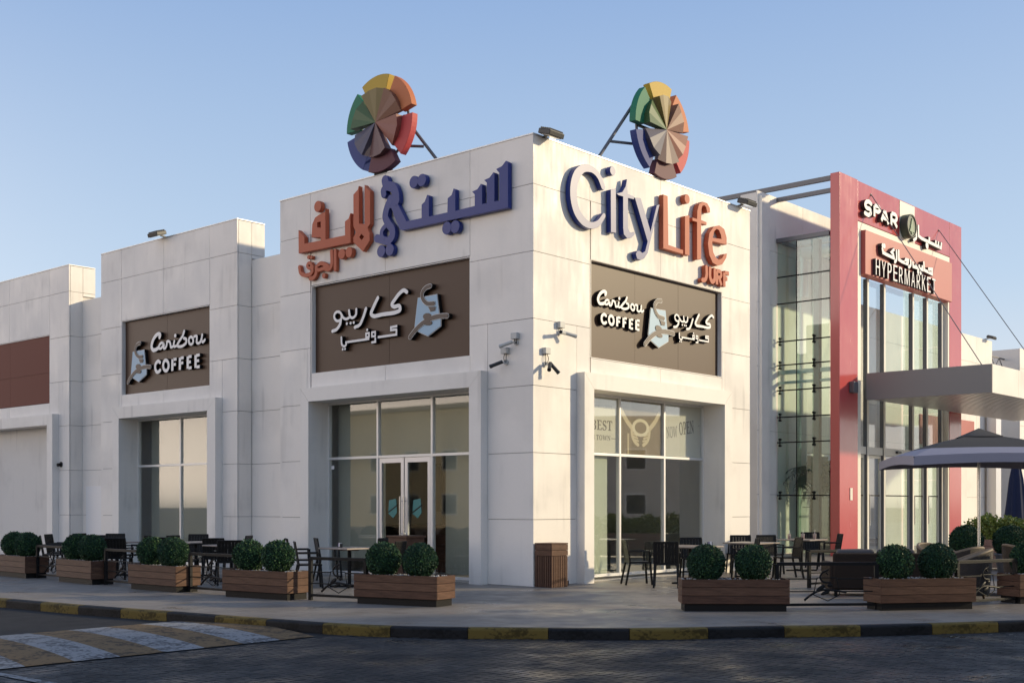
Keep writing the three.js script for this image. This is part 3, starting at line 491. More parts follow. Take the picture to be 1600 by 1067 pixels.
// red portal with the market sign
const portal = thing('entrance_portal', 'tall glossy red entrance portal framing glass doors', 'portal', [21.7, 0, -2]);
{
  const X = (x) => x - 21.7;
  part('column', metreUV(rbox(X(16.81), X(18.07), 0, 11.78, -.28, .03, .01)), M.red, portal); part('column', metreUV(rbox(X(25.56), X(26.68), 0, 11.78, -.28, 0, .01)), M.red, portal);
  part('header', metreUV(rbox(X(18.12), X(25.55), 10.52, 11.775, -.27, 0, .01)), M.red, portal);
  part('header_band', box(X(21.25), X(22.46), 10.5, 11.74, -.01, .012), M.cream, portal);
  part('trim', [box(X(18.1), X(18.36), 0, 10.25, -.26, -.01), box(X(18.1), X(25.6), 10.26, 10.5, -.26, -.005), box(X(25.44), X(25.555), 0, 10.25, -.26, -.01)], M.cream, portal);
  part('fascia_panel', metreUV(rbox(X(18.37), X(25.43), 8.86, 10.25, -.2, .14, .01)), M.redpanel, portal);
  const as = [18.45, 19.2, 20.45, 22.75, 23.95, 25.3].map(X);
  as.forEach((a, i) => { const m = part('mullion', box(a - .04, a + .04, 0, 8.86, -.31, -.175), M.steel, portal); part('cover_strip', box(a - .05, a + .05, 0, 8.86, -.172, -.15), M.cream, m); });
  for (let i = 0; i < 5; i++) {
    part('transom', box(as[i] + .05, as[i + 1] - .05, 3.2, 3.45, -.36, -.2), M.cream, portal);
    part('pane', box(as[i] + .05, as[i + 1] - .05, 3.45, 8.86, -.30, -.29), M.glass, portal);
    const d = new THREE.Group(); d.name = 'door'; portal.add(d);
    part('door_frame', [box(as[i] + .052, as[i] + .11, .02, 3.19, -.34, -.26), box(as[i + 1] - .11, as[i + 1] - .052, .02, 3.19, -.34, -.26), box(as[i] + .11, as[i + 1] - .11, 3.1, 3.19, -.338, -.262)], i === 2 ? M.alu2 : M.cream, d);
    part('door_pane', box(as[i] + .1, as[i + 1] - .1, .03, 3.12, -.304, -.296), M.glass, d); part('push_bar', box(as[i] + .11, as[i + 1] - .11, 1.86, 1.9, -.315, -.285), M.black, d);
    if (i !== 2) part('handle', bar(V(as[i] + .22, .9, -.2), V(as[i] + .22, 1.9, -.2), .02), M.chrome, d);
  }
  part('sensor', box(X(21.4), X(21.7), 3.3, 3.38, -.2, -.12), M.dark, portal); part('switch_plate', box(X(17.5), X(17.66), 1.72, 2.1, .03, .05), M.cream, portal); part('wall_lamp', rbox(X(17.45), X(17.75), 5.05, 5.4, .03, .2, .02), M.steel, portal);
  for (let k = 0; k < 4; k++) part('side_pane', box(X(26.4), X(26.41), .05 + k * 2.46, 2.49 + k * 2.46, -2.1, -.3), M.green, portal);
}
{ // entrance canopy
  const c = thing('entrance_canopy', 'deep white canopy box projecting over the entrance doors', 'canopy', [18.31, 4.87, -1.8]);
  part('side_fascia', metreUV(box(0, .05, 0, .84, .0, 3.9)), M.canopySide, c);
  const n = 6; for (let i = 0; i < n; i++) part('front_panel', metreUV(box(.052 + i * 2.2, .04 + (i + 1) * 2.2, 0, .84, 3.86, 3.9)), cladding[i % 4], c);
  part('deck', box(.06, 13, .1, .74, .05, 3.85), M.render, c);
  for (let i = 0; i < 20; i++) part('soffit_slat', box(.06, 13, .012, .06, .1 + i * .19, .1 + i * .19 + .13), M.alu2, c);
  for (const [px, pz] of [[10.5, 3.4]]) part('post', bar(V(px, -4.87, pz), V(px, 0, pz), .14, .14, 14), M.alu2, c);
}
for (const [a, b, l] of [[[19.05, 11.5, -1.98], [18.5, 5.70, 1.75], 'thin steel guy wire from portal lettering down to canopy'], [[24.55, 11.3, -1.98], [24.3, 5.70, 1.75], 'thin steel guy wire from portal edge down to canopy']]) { const w = thing('guy_wire', l, 'wire', a); part('cable', bar(V(0, 0, 0), V(b[0] - a[0], b[1] - a[1], b[2] - a[2]), .014), M.steel, w); part('eye_bolt', bar(V(0, 0, 0), V(0, 0, -.05), .04), M.steel, w); }

// ---------------------------------------------------------------- lettering: outlines and strokes in metres on their sign
function strokeShape(g) {
  let P = g.s.map(([x, y]) => V(x, y, 0)); const closed = !!g.c, sharp = !!g.k;
  if (!sharp) P = new THREE.CatmullRomCurve3(P, closed, 'centripetal').getPoints((P.length - (closed ? 0 : 1)) * 6), closed && P.pop();
  const n = P.length, W = (i) => Array.isArray(g.w) ? (() => { const t = i / (n - 1) * (g.w.length - 1), k = Math.min(g.w.length - 2, Math.floor(t)); return g.w[k] + (g.w[k + 1] - g.w[k]) * (t - k); })() : g.w;
  const Lf = [], Rt = [];
  for (let i = 0; i < n; i++) {
    const a = closed ? P[(i + n - 1) % n] : P[Math.max(0, i - 1)], b = P[i], c = closed ? P[(i + 1) % n] : P[Math.min(n - 1, i + 1)];
    let d0 = b.clone().sub(a), d1 = c.clone().sub(b); if (d0.lengthSq() < 1e-9) d0 = d1.clone(); if (d1.lengthSq() < 1e-9) d1 = d0.clone(); d0.normalize(); d1.normalize();
    const t = d0.clone().add(d1).normalize(), h = W(i) / 2 / Math.max(.5, t.dot(d1)); Lf.push([b.x - t.y * h, b.y + t.x * h]); Rt.push([b.x + t.y * h, b.y - t.x * h]);
  }
  const v2 = (a) => a.map((p) => new THREE.Vector2(p[0], p[1])), area = (a) => Math.abs(THREE.ShapeUtils.area(v2(a)));
  if (closed) { const [o, h] = area(Lf) > area(Rt) ? [Lf, Rt] : [Rt, Lf]; const s = new THREE.Shape(v2(o)); s.holes.push(new THREE.Path(v2(h))); return s; }
  const cap = (p, q, r) => { if (sharp) return []; const a0 = Math.atan2(q.y, q.x) + Math.PI / 2, o = []; for (let k = 1; k < 6; k++) { const a = a0 - k * Math.PI / 6; o.push([p.x + Math.cos(a) * r, p.y + Math.sin(a) * r]); } return o; };
  const e = P[n - 1].clone().sub(P[n - 2]).normalize(), s0 = P[0].clone().sub(P[1]).normalize();
  return new THREE.Shape(v2([...Lf, ...cap(P[n - 1], e, W(n - 1) / 2), ...Rt.reverse(), ...cap(P[0], s0, W(0) / 2)]));
}
function glyphGeometry(g, depth, grow = 0) {
  let s;
  if (g.d) { s = new THREE.Shape(); s.absarc(g.d[0], g.d[1], g.r + grow, 0, Math.PI * 2); }
  else if (g.p) { let p = g.p; if (grow) { const cx = p.reduce((a, b) => a + b[0], 0) / p.length, cy = p.reduce((a, b) => a + b[1], 0) / p.length; p = p.map(([x, y]) => { const l = Math.hypot(x - cx, y - cy); return [cx + (x - cx) * (1 + grow / l), cy + (y - cy) * (1 + grow / l)]; }); }
    s = new THREE.Shape(p.map((q) => new THREE.Vector2(q[0], q[1]))); for (const h of g.h ?? []) s.holes.push(new THREE.Path(h.map((q) => new THREE.Vector2(q[0], q[1])))); }
  else s = strokeShape(grow ? { ...g, w: g.w + 2 * grow } : g);
  return new THREE.ExtrudeGeometry(s, { depth, bevelEnabled: true, bevelThickness: .006, bevelSize: .004, bevelSegments: 1 });
}
// lays the glyphs of one word on a group; the returned wall is stood off by `off`
function word(parent, glyphs, material, depth, off, { scale = 1, dx = 0, dy = 0, name = 'letter', side } = {}) {
  glyphs.forEach((g, i) => {
    const geo = glyphGeometry(g, depth + (i % 4) * .0016); geo.scale(scale, scale, 1); geo.translate(dx, dy, off);
    part(g.d ? name + '_dot' : name, geo, side ? [material, side] : material, parent);
  });
}
function bagEmblem(parent, off, { scale = 1, dx = 0, dy = 0 } = {}) {
  const put = (g, name, m, depth, o, grow = 0) => { const geo = glyphGeometry(g, depth, grow); geo.scale(scale, scale, 1); geo.translate(dx, dy, o); part(name, geo, [m, M.black], parent); };
  const [bag, antler, hoof, beanA, beanB, leap] = GLYPHS.bag;
  put(bag, 'bag_outline', M.white, .085, off, .014); put(bag, 'bag', M.pale, .092, off);
  for (const [g, n] of [[antler, 'antler'], [hoof, 'hoof'], [leap, 'leaping_stroke']]) { put(g, n + '_outline', M.white, .1, off, .012); put(g, n, M.antler, .107, off); }
  put(beanA, 'bean', M.antler, .103, off); put(beanB, 'bean', M.antler, .1045, off);
}
const signL = (name, label, z, y, x = 0) => thing(name, label, 'sign', [x, y, z], -Math.PI / 2);
const signR = (name, label, x, y, z = 0) => thing(name, label, 'sign', [x, y, z], 0);
{
  let s = signL('lettering_sign', 'large dark blue Arabic letters on the shaded white front under the wheel', -4, 7); word(s, GLYPHS.cityAr, M.blue, .10, .03);
  s = signL('lettering_sign', 'large orange Arabic letters beside the blue Arabic ones on the shaded front', -4, 7); word(s, GLYPHS.lifeAr, M.orange, .10, .03);
  s = signL('lettering_sign', 'small orange Arabic word under the large orange Arabic letters', -4, 7); word(s, GLYPHS.jurfAr, M.orange, .07, .02);
  s = signR('lettering_sign', 'large blue Latin letters reading City on the sunlit front', 4, 7); word(s, GLYPHS.cityLatin, M.blue, .105, .03);
  s = signR('lettering_sign', 'large orange Latin letters reading Life on the sunlit front', 4, 7); word(s, GLYPHS.lifeLatin, M.orange, .105, .03);
  s = signR('lettering_sign', 'small orange letters reading JURF under the orange Latin word', 4, 7); word(s, GLYPHS.jurfLatin, M.orange, .09, .03);
  // dark coffee signs
  const board = (p, a0, a1, h, cols, m) => { for (let i = 0; i < cols; i++) { const w = (a1 - a0) / cols; part('board_panel', metreUV(box(a0 + i * w + .003, a0 + (i + 1) * w - .003, -h, h, -.155, -.11 - (i % 2) * .001)), m, p); } };
  s = signL('coffee_sign', 'dark brown sign with white Arabic script and pale blue bag emblem', -4.14, 5.545); board(s, -2.46, 2.46, .975, 2, M.brown);
  word(s, GLYPHS.coffeeAr, M.white, .085, -.108, { side: M.black }); bagEmblem(s, -.108);
  s = signL('coffee_sign', 'dark brown sign with white Latin script and bag emblem on the second block', -12.62, 5.545); board(s, -2.03, 2.03, .98, 2, M.brown);
  word(s, GLYPHS.coffeeLatin, M.white, .085, -.108, { side: M.black }); bagEmblem(s, -.108, { scale: 1.0, dx: -2.48, dy: -.2 });
  s = signR('coffee_sign', 'glaring brown sign with white Latin and Arabic script beside a bag emblem', 4.3, 5.525); board(s, -2.48, 2.48, .975, 3, M.brown);
  word(s, GLYPHS.coffeeLatin, M.white, .085, -.108, { scale: .66, dx: -1.84, dy: .09, side: M.black }); bagEmblem(s, -.108, { scale: 1.0, dx: -1.35, dy: -.05 }); word(s, GLYPHS.coffeeAr, M.white, .085, -.108, { scale: .68, dx: 1.72, dy: .04, side: M.black });
  s = signL('blank_sign', 'plain reddish brown sign panel without lettering on the third block', -21.1, 5.545); for (const [a, b] of [[-.98, -.10], [-.094, .98]]) for (const [c, d] of [[-2.48, 0], [.006, 2.48]]) part('board_panel', metreUV(box(c, d, a, b, -.12, -.03)), M.brownred, s);
  // market sign on the red portal
  s = signR('market_sign', 'white block letters reading SPAR on the red portal header', 22, 10, -2); word(s, GLYPHS.market, M.white, .13, .004, { side: M.dark });
  s = signR('market_sign', 'white Arabic word beside the round emblem on the red header', 22, 10, -2); word(s, GLYPHS.marketAr, M.white, .13, .004, { side: M.dark });
  s = signR('market_sign', 'white Arabic word above HYPERMARKET on the red fascia', 22, 9.5, -1.86); word(s, GLYPHS.hyperAr, M.white, .13, .004, { dy: .05, side: M.dark });
  s = signR('market_sign', 'white condensed letters reading HYPERMARKET on the red fascia', 18.88, 8.89, -1.86);
  const font = await new FontLoader().loadAsync('fonts/droid/droid_sans_regular.typeface.json');
  let x = 0; const H = .385;
  for (const ch of 'HYPERMARKET') { const sh = font.generateShapes(ch, H * 1.36), g = new THREE.ExtrudeGeometry(sh, { depth: .11, bevelEnabled: false, curveSegments: 4 }); g.computeBoundingBox(); const w = g.boundingBox.max.x - g.boundingBox.min.x, wid = (ch === 'M' ? .40 : .30); g.translate(-g.boundingBox.min.x, 0, 0); g.scale(wid / w, 1, 1); g.translate(x, 0, .004); x += wid + .14; part('letter', g, [M.white, M.dark], s); }
  s = signR('round_emblem', 'round green emblem with a fir tree between the two red halves', 21.62, 10.91, -2);
  const disc = new THREE.CylinderGeometry(.40, .40, .24, 40); disc.rotateX(Math.PI / 2); disc.translate(0, 0, .135); part('disc', disc, std(lin(.05, .09, .06), .45), s);
  const ring = new THREE.TorusGeometry(.36, .035, 8, 40); ring.translate(0, 0, .258); part('ring', ring, std(lin(.10, .10, .07), .45), s);
  part('fir_tree', plate([[0, .26], [.07, .1], [.05, .1], [.13, -.04], [.1, -.04], [.2, -.2], [.04, -.2], [.04, -.27], [-.04, -.27], [-.04, -.2], [-.2, -.2], [-.1, -.04], [-.13, -.04], [-.05, .1], [-.07, .1]], .03).translate(0, 0, .257), std(lin(.16, .24, .13), .4), s);
}
// pinwheels on the parapets
function sector(r0, r1, a0, a1, d) {
  const s = new THREE.Shape(), n = 10; for (let i = 0; i <= n; i++) { const a = a0 + (a1 - a0) * i / n; s[i ? 'lineTo' : 'moveTo'](r1 * Math.cos(a), r1 * Math.sin(a)); }
  for (let i = n; i >= 0; i--) { const a = a0 + (a1 - a0) * i / n; s.lineTo(r0 * Math.cos(a), r0 * Math.sin(a)); }
  return new THREE.ExtrudeGeometry(s, { depth: d, bevelEnabled: true, bevelSize: .006, bevelThickness: .006, bevelSegments: 1 });
}
function blade(r, a0, a1, zLow, zHigh, hub) {                   // a slanted fan blade: high along one edge, low along the other, ridged between
  const n = 3, top = [], pos = [];
  for (let i = 0; i <= n; i++) { const t = i / n, a = a0 + (a1 - a0) * t; top.push([r * Math.cos(a), r * Math.sin(a), zLow + (zHigh - zLow) * t + (i === 1 ? .03 : 0)]); }
  const C = [0, 0, hub], q = (...v) => v.forEach((p) => pos.push(...p)), low = (p) => [p[0], p[1], .02];
  for (let i = 0; i < n; i++) q(C, top[i], top[i + 1]);
  for (let i = 0; i < n; i++) q(top[i], low(top[i]), low(top[i + 1]), top[i], low(top[i + 1]), top[i + 1]);
  q(C, [0, 0, .02], low(top[0]), C, low(top[0]), top[0]); q(C, top[n], low(top[n]), C, low(top[n]), [0, 0, .02]);
  const g = new THREE.BufferGeometry(); g.setAttribute('position', new THREE.Float32BufferAttribute(pos, 3)); g.computeVertexNormals(); return g;
}
const wheelTones = { yellow: [.50, .33, .035], orange: [.52, .16, .055], red: [.52, .060, .060], plum: [.11, .028, .045], blue: [.025, .045, .20], green: [.012, .17, .085] };
const bladeTones = { yellow: [.22, .16, .05], orange: [.20, .085, .05], red: [.24, .075, .055], plum: [.13, .065, .065], blue: [.085, .075, .11], green: [.07, .12, .04] };
function pinwheel(name, label, at, turn) {
  const w = thing(name, label, 'sign', at, turn), order = ['orange', 'yellow', 'green', 'blue', 'plum', 'red'], D = Math.PI / 180;
  order.forEach((c, i) => {
    const mid = (36 + i * 60) * D;
    part('rim_segment', sector(.70, 1.03, mid - 24.5 * D, mid + 24.5 * D, .15).translate(0, 0, -.1), std(lin(...wheelTones[c]), .62), w, c + ' rim segment');
    part('blade', blade(.73, mid - 27 * D, mid + 25 * D, .09, .22, .15), std(lin(...bladeTones[c]), .5), w, 'ridged ' + c + ' fan blade');
  });
  part('back_frame', [new THREE.TorusGeometry(.74, .03, 6, 40).translate(0, 0, -.13), beam(V(0, .74, -.13), V(0, -1.04, -.13), .05, .05), beam(V(-.74, 0, -.13), V(.74, 0, -.13), .05, .05)], M.steel, w);
  return w;
}
{
  const a = pinwheel('pinwheel', 'coloured pinwheel disc over the shaded Arabic front', [-.02, 9.72, -4.28], -Math.PI / 2);
  part('strut', [bar(V(.55, .1, -.15), V(1.15, -1.0, -.75), .035), bar(V(.35, -.5, -.15), V(.86, -.55, -.45), .03), bar(V(-.55, .1, -.15), V(-1.0, -1.0, -.9), .035)], M.steel, a); part('foot', box(-.2, .2, -1.07, -.98, -.2, 0), M.black, a);
  const b = pinwheel('pinwheel', 'coloured pinwheel disc over the sunlit Latin front', [4.27, 9.68, .02], 0);
  part('strut', [bar(V(-.75, .5, -.15), V(-1.7, -1.05, -.6), .035), bar(V(-.65, -.4, -.15), V(-1.32, -.43, -.42), .03), bar(V(.55, .1, -.15), V(1.0, -1.0, -.9), .035)], M.steel, b); part('foot', box(-.2, .2, -1.03, -.96, -.2, 0), M.black, b);
}

// ---------------------------------------------------------------- printed window posters of the sunlit bay
{
  const print = (w, h, draw) => { const c = document.createElement('canvas'); c.width = w; c.height = h; const x = c.getContext('2d'); draw(x, w, h); const t = new THREE.CanvasTexture(c); t.colorSpace = THREE.SRGBColorSpace; return t; };
  const film = (label, x0, x1, t, back) => { const p = thing('window_poster', label, 'poster', [(x0 + x1) / 2, 2.67, -.445]); const g = new THREE.PlaneGeometry(x1 - x0, 1.17); g.translate(0, .585, .002); part('print', g, std(lin(1, 1, 1), .6, { map: t }), p); part('film', box((x0 - x1) / 2, (x1 - x0) / 2, 0, 1.17, -.004, 0), M.white, p); };
  const ink = '#5d5348';
  film('pale poster with BEST IN TOWN lettering in the window', 1.7, 3.28, print(640, 480, (x, w, h) => { x.fillStyle = '#ded6c6'; x.fillRect(0, 0, w, h); x.fillStyle = ink; x.textAlign = 'right'; x.font = '34px serif'; x.fillText('CARIBOU COFFEE', w * .90, h * .2); x.font = 'bold 118px serif'; x.fillText('THE BEST', w * .90, h * .6); x.font = 'bold 62px serif'; x.fillText('IN TOWN', w * .86, h * .78); x.fillRect(w * .875, h * .735, w * .1, 5); }));
  film('brown poster of two arms round a coffee cup in the window', 3.36, 4.96, print(640, 480, (x, w, h) => {
    x.fillStyle = '#87704f'; x.fillRect(0, 0, w, h); for (let i = 0; i < 60; i++) { x.fillStyle = `rgba(${i % 2 ? '70,55,35' : '160,135,100'},.16)`; x.fillRect((i * 97) % w, 0, 8 + (i * 13) % 20, h); }
    x.lineCap = 'round'; x.strokeStyle = '#d9c6a4'; for (const s of [-1, 1]) { x.lineWidth = 46; x.beginPath(); x.moveTo(w / 2 + s * 285, h * .2); x.quadraticCurveTo(w / 2 + s * 230, h * .38, w / 2 + s * 125, h * .52); x.stroke(); x.lineWidth = 34; x.beginPath(); x.moveTo(w / 2 + s * 130, h * .5); x.quadraticCurveTo(w / 2 + s * 150, h * .74, w / 2 + s * 40, h * .82); x.stroke(); for (let k = 0; k < 4; k++) { x.lineWidth = 17; x.beginPath(); x.moveTo(w / 2 + s * (128 - k * 8), h * (.56 + k * .055)); x.lineTo(w / 2 + s * (70 - k * 12), h * (.60 + k * .05)); x.stroke(); } }
    x.fillStyle = '#e6d8bd'; x.beginPath(); x.ellipse(w / 2, h * .5, 128, 80, 0, 0, 7); x.fill(); x.fillStyle = '#8a7350'; x.beginPath(); x.ellipse(w / 2, h * .5, 88, 52, 0, 0, 7); x.fill(); x.fillStyle = '#cdb892'; x.fillRect(w * .19, h * .62, 26, h * .38); }));
  film('pale poster with NOW OPEN lettering in the window', 5.04, 6.56, print(640, 480, (x, w, h) => { x.fillStyle = '#d9d3c8'; x.fillRect(0, 0, w, h); x.fillStyle = '#3d382f'; x.save(); x.translate(w * .06, h * .66); x.rotate(-.10); x.font = '112px serif'; x.scale(.66, 1.25); x.fillText('NOW', 20, 0); x.restore(); x.save(); x.translate(w * .42, h * .58); x.rotate(-.12); x.font = 'bold 132px serif'; x.scale(.70, 1.25); x.fillText('OPEN', 0, 0); x.restore(); x.fillRect(w * .03, h * .52, 14, 6); x.fillRect(w * .02, h * .57, 18, 6); x.fillRect(w * .03, h * .62, 14, 6); x.fillRect(w * .95, h * .36, 18, 6); }));
}
// ---------------------------------------------------------------- planters with clipped balls, rails
function leafBall(r, n, size) {
  const pos = [];
  for (let i = 0; i < n; i++) {
    const y = 1 - 2 * (i + .5) / n, a = i * 2.39996 + rr(-.3, .3), s = Math.sqrt(1 - y * y), rad = r * (rr(.90, 1.02) + .10 * (vnoise(s * Math.cos(a) * 3 + 20, y * 3 + s * Math.sin(a) * 2 + 20, 64, 64) - .5)), d = V(s * Math.cos(a), y, s * Math.sin(a));
    const c = d.clone().multiplyScalar(rad), t = V(rr(-1, 1), rr(-1, 1), rr(-1, 1)).cross(d).normalize(), u = d.clone().multiplyScalar(rr(.2, 1.1)).add(t.clone().cross(d).multiplyScalar(rr(.4, 1))).normalize(), L = size * rr(.7, 1.3), w = L * .32;
    const A = c, B = c.clone().addScaledVector(u, L * .5).addScaledVector(t, w), C = c.clone().addScaledVector(u, L), E = c.clone().addScaledVector(u, L * .5).addScaledVector(t, -w);
    pos.push(...A.toArray(), ...B.toArray(), ...C.toArray(), ...A.toArray(), ...C.toArray(), ...E.toArray());
  }
  const g = new THREE.BufferGeometry(); g.setAttribute('position', new THREE.Float32BufferAttribute(pos, 3)); g.computeVertexNormals(); return g;
}
const ballGeo = [leafBall(.25, 6000, .030), leafBall(.25, 6000, .030)], youngGeo = [leafBall(.253, 900, .034), leafBall(.253, 700, .034)], ballCore = new THREE.SphereGeometry(.228, 20, 14);
const ballGroup = 'clipped balls in the wooden planters', planterGroup = 'wooden planters round the terrace';
let ballNo = 0;
function ball(x, y, z, label, r = .262) {
  const t = thing('topiary_ball', label, 'topiary', [x, y, z], rr(0, 6.28), ballGroup); const k = r / .25;
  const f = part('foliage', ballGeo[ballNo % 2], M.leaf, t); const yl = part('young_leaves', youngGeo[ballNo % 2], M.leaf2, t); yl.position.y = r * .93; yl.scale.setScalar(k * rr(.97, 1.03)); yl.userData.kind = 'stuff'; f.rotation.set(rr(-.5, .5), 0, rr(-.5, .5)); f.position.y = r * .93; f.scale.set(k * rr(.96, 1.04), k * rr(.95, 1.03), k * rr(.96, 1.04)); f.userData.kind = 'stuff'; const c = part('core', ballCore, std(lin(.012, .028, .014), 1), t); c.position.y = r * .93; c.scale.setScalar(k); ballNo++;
  part('stem', new THREE.CylinderGeometry(.02, .02, .1, 8), M.bark, t);
}
const plankLong = [0, 1, 2].map((i) => metreUV(rbox(-.785, .785, -.058, .058, -.012, .012, .005), 1)), plankShort = metreUV(rbox(-.25, .25, -.058, .058, -.012, .012, .005), 1);
const pebbleGeo = (() => { const a = []; for (let i = 0; i < 170; i++) { const g = new THREE.IcosahedronGeometry(rr(.010, .02), 0); g.scale(1, .65, 1); g.rotateY(rr(0, 6)); g.translate(rr(-.74, .74), rr(0, .012), rr(-.22, .22)); a.push(g); } return mergeGeometries(a); })();
// front-left plinth corner, the direction its long side runs in (degrees from +x towards +z)
function planter(cx, cz, deg, label, words) {
  const t = thing('planter', label, 'planter', [cx, 0, cz], -deg * Math.PI / 180, planterGroup);
  part('plinth', box(-.745, .745, 0, .105, -.22, .22), M.black, t); part('liner', box(-.77, .77, .11, .43, -.235, .235), M.black, t); part('soil', box(-.77, .77, .43, .445, -.235, .235), M.soil, t);
  const p = part('pebbles', pebbleGeo, M.pebble, t); p.position.y = .45; p.userData.kind = 'stuff';
  for (let k = 0; k < 3; k++) { const y = .11 + .06 + k * .121; for (const s of [-1, 1]) { const m = part('plank', plankLong[k], woods[(k + (s > 0 ? 1 : 0)) % 3], t); m.position.set(0, y, s * .25); const e = part('plank', plankShort, woods[(k + 2) % 3], t); e.rotation.y = Math.PI / 2; e.position.set(s * .775, y, 0); } }
  const d = deg * Math.PI / 180; for (const s of [-.40, .30]) ball(cx + Math.cos(d) * s, .45, cz + Math.sin(d) * s, 'clipped green ball in ' + words + (deg > 60 ? (s > 0 ? ', end toward the bin' : ', far end') : (s > 0 ? ', end toward the parasol' : ', end toward the bin')));
  return t;
}
function placePlanter(fx, fz, deg, label, words) { const d = deg * Math.PI / 180; planter(fx + Math.cos(d) * .745 + Math.sin(d) * .22, fz + Math.sin(d) * .745 - Math.cos(d) * .22, deg, label, words); }
placePlanter(-4.80, .42, 78, 'wooden planter with sunlit end board, last of the row before the bin', 'planter with the sunlit end board');
placePlanter(-5.33, -2.36, 84, 'wooden planter between two rails opposite the corner shop doors', 'planter opposite the shop doors');
placePlanter(-5.37, -5.27, 90, 'wooden planter with only the top of its end board in sun', 'planter before the recessed strip');
placePlanter(-5.17, -8.33, 94, 'shaded wooden planter before the second shop window', 'planter before the second shop window');
placePlanter(-5.02, -11.30, 94, 'shaded wooden planter in front of the service door strip', 'planter by the service door strip');
placePlanter(-4.90, -14.2, 94, 'shaded wooden planter in front of the third block', 'planter before the third block');
placePlanter(-2.58, 5.11, 50, 'dark wooden planter beside the sunlit cafe tables', 'planter beside the sunlit tables');
placePlanter(-.58, 7.25, 36, 'dark wooden planter with white pebbles in front of wicker chairs', 'planter before the wicker chairs');
placePlanter(2.05, 8.35, 30, 'dark wooden planter past the wicker chairs at the terrace end', 'planter at the terrace end');

function rail(ax, az, bx, bz, label, motif = true) {
  const t = thing('terrace_rail', label, 'railing', [(ax + bx) / 2, 0, (az + bz) / 2], 0, 'low black rails between the planters'), L = Math.hypot(bx - ax, bz - az); t.rotation.y = -Math.atan2(bz - az, bx - ax); t.scale.y = 1.14;
  const h = L / 2;
  part('top_rail', rbox(-h, h, .58, .625, -.026, .026, .004), M.blackmetal, t); part('bottom_rail', rbox(-h, h, .055, .09, -.022, .022, .004), M.blackmetal, t);
  for (const s of [-1, 1]) part('post', rbox(s * h - .03, s * h + .03, 0, .60, -.028, .028, .004), M.blackmetal, t);
  part('mid_bar', box(-h, -.14, .40, .416, -.008, .008), M.blackmetal, t); part('mid_bar', box(-h, -.18, .235, .251, -.008, .008), M.blackmetal, t); part('mid_bar', box(.16, h, .40, .416, -.008, .008), M.blackmetal, t); part('mid_bar', box(.2, h, .235, .251, -.008, .008), M.blackmetal, t);
  if (motif) {
    part('pentagon', [[-.15, .42, -.2, .2], [-.2, .2, .02, .12], [.02, .12, .2, .2], [.2, .2, .15, .42], [.15, .42, -.15, .42]].map(([a, b, c, d]) => bar(V(a, b, 0), V(c, d, 0), .007, .007, 5)), M.blackmetal, t);
    part('antler_scroll', [tube([[.0, .51, 0], [-.06, .49, 0], [-.10, .43, 0], [-.06, .37, 0], [.06, .355, 0]], .014), bar(V(-.01, .5, 0), V(.03, .53, 0), .012), bar(V(-.01, .49, 0), V(.02, .46, 0), .012)], M.blackmetal, t);
    part('leaping_stroke', tube([[-.34, .13, 0], [-.22, .21, 0], [-.08, .26, 0], [.14, .25, 0], [.30, .23, 0]], .016), M.blackmetal, t); part('leaf_plate', new THREE.SphereGeometry(.05, 10, 6).scale(1.6, .6, .35).rotateZ(.5).translate(-.09, .285, 0), M.blackmetal, t); part('leaf_plate', new THREE.SphereGeometry(.05, 10, 6).scale(1.5, .5, .35).rotateZ(.3).translate(-.02, .225, 0), M.blackmetal, t); part('leaf_plate', new THREE.SphereGeometry(.03, 8, 6).scale(1.4, .8, .4).translate(.05, .32, 0), M.blackmetal, t);
  }
}
const railSpec = [[-4.85, -.68, -4.65, .45, 'low black rail beside the planter with the sunlit end board'], [-5.12, -3.72, -5.08, -2.42, 'low black rail between the second and third planters'], [-5.05, -6.72, -5.1, -5.35, 'low black rail between the third and fourth planters'], [-4.9, -9.75, -4.92, -8.4, 'low black rail between the fourth and fifth planters'], [-1.55, 6.05, -.45, 7.1, 'low black rail between the two dark planters by the wicker sofa'], [.75, 7.85, 2.1, 8.25, 'low black rail in front of the wicker tub chairs']];
for (const s of railSpec) rail(...s);
rail(3.2, 4.1, 4.6, 4.5, 'low black rail standing behind the dark planters near the entrance', false);

// ---------------------------------------------------------------- cafe chairs and tables
function buildChair(label, group) {
  const t = thing('cafe_chair', label, 'chair', [0, 0, 0], 0, group);
  part('seat', rbox(-.23, .23, .425, .455, -.22, .23, .012), M.resin, t);
  const bk = []; for (let i = 0; i < 7; i++) { const x = -.195 + i * .065; bk.push(rbox(x - .0315, x + .0315, -.19, .19, -.007, .007, .004)); }
  const backrest = new THREE.Group(); backrest.name = 'backrest'; backrest.position.set(0, .655, -.235); backrest.rotation.x = -.17; t.add(backrest);
  part('back_frame', [rbox(-.235, .235, .185, .225, -.014, .014, .008), rbox(-.235, .235, -.21, -.18, -.012, .012, .006), rbox(-.24, -.205, -.21, .20, -.013, .013, .006), rbox(.205, .24, -.21, .20, -.013, .013, .006)], M.resin, backrest);
  bk.forEach((g) => part('slat', g, M.resin, backrest));
  for (const s of [-1, 1]) {
    part('leg', beam(V(s * .21, .44, .20), V(s * .235, 0, .235), .036, .036), M.resin, t); part('leg', beam(V(s * .21, .44, -.20), V(s * .23, 0, -.29), .036, .036), M.resin, t);
    part('armrest', [rbox(s * .245 - .022, s * .245 + .022, .645, .67, -.24, .19, .01), beam(V(s * .235, .44, .18), V(s * .245, .65, .17), .032, .032)], M.resin, t);
  }
  return t;
}
const G1 = 'dark cafe chairs at the sunlit tables', G2 = 'dark cafe chairs along the shaded shop front';

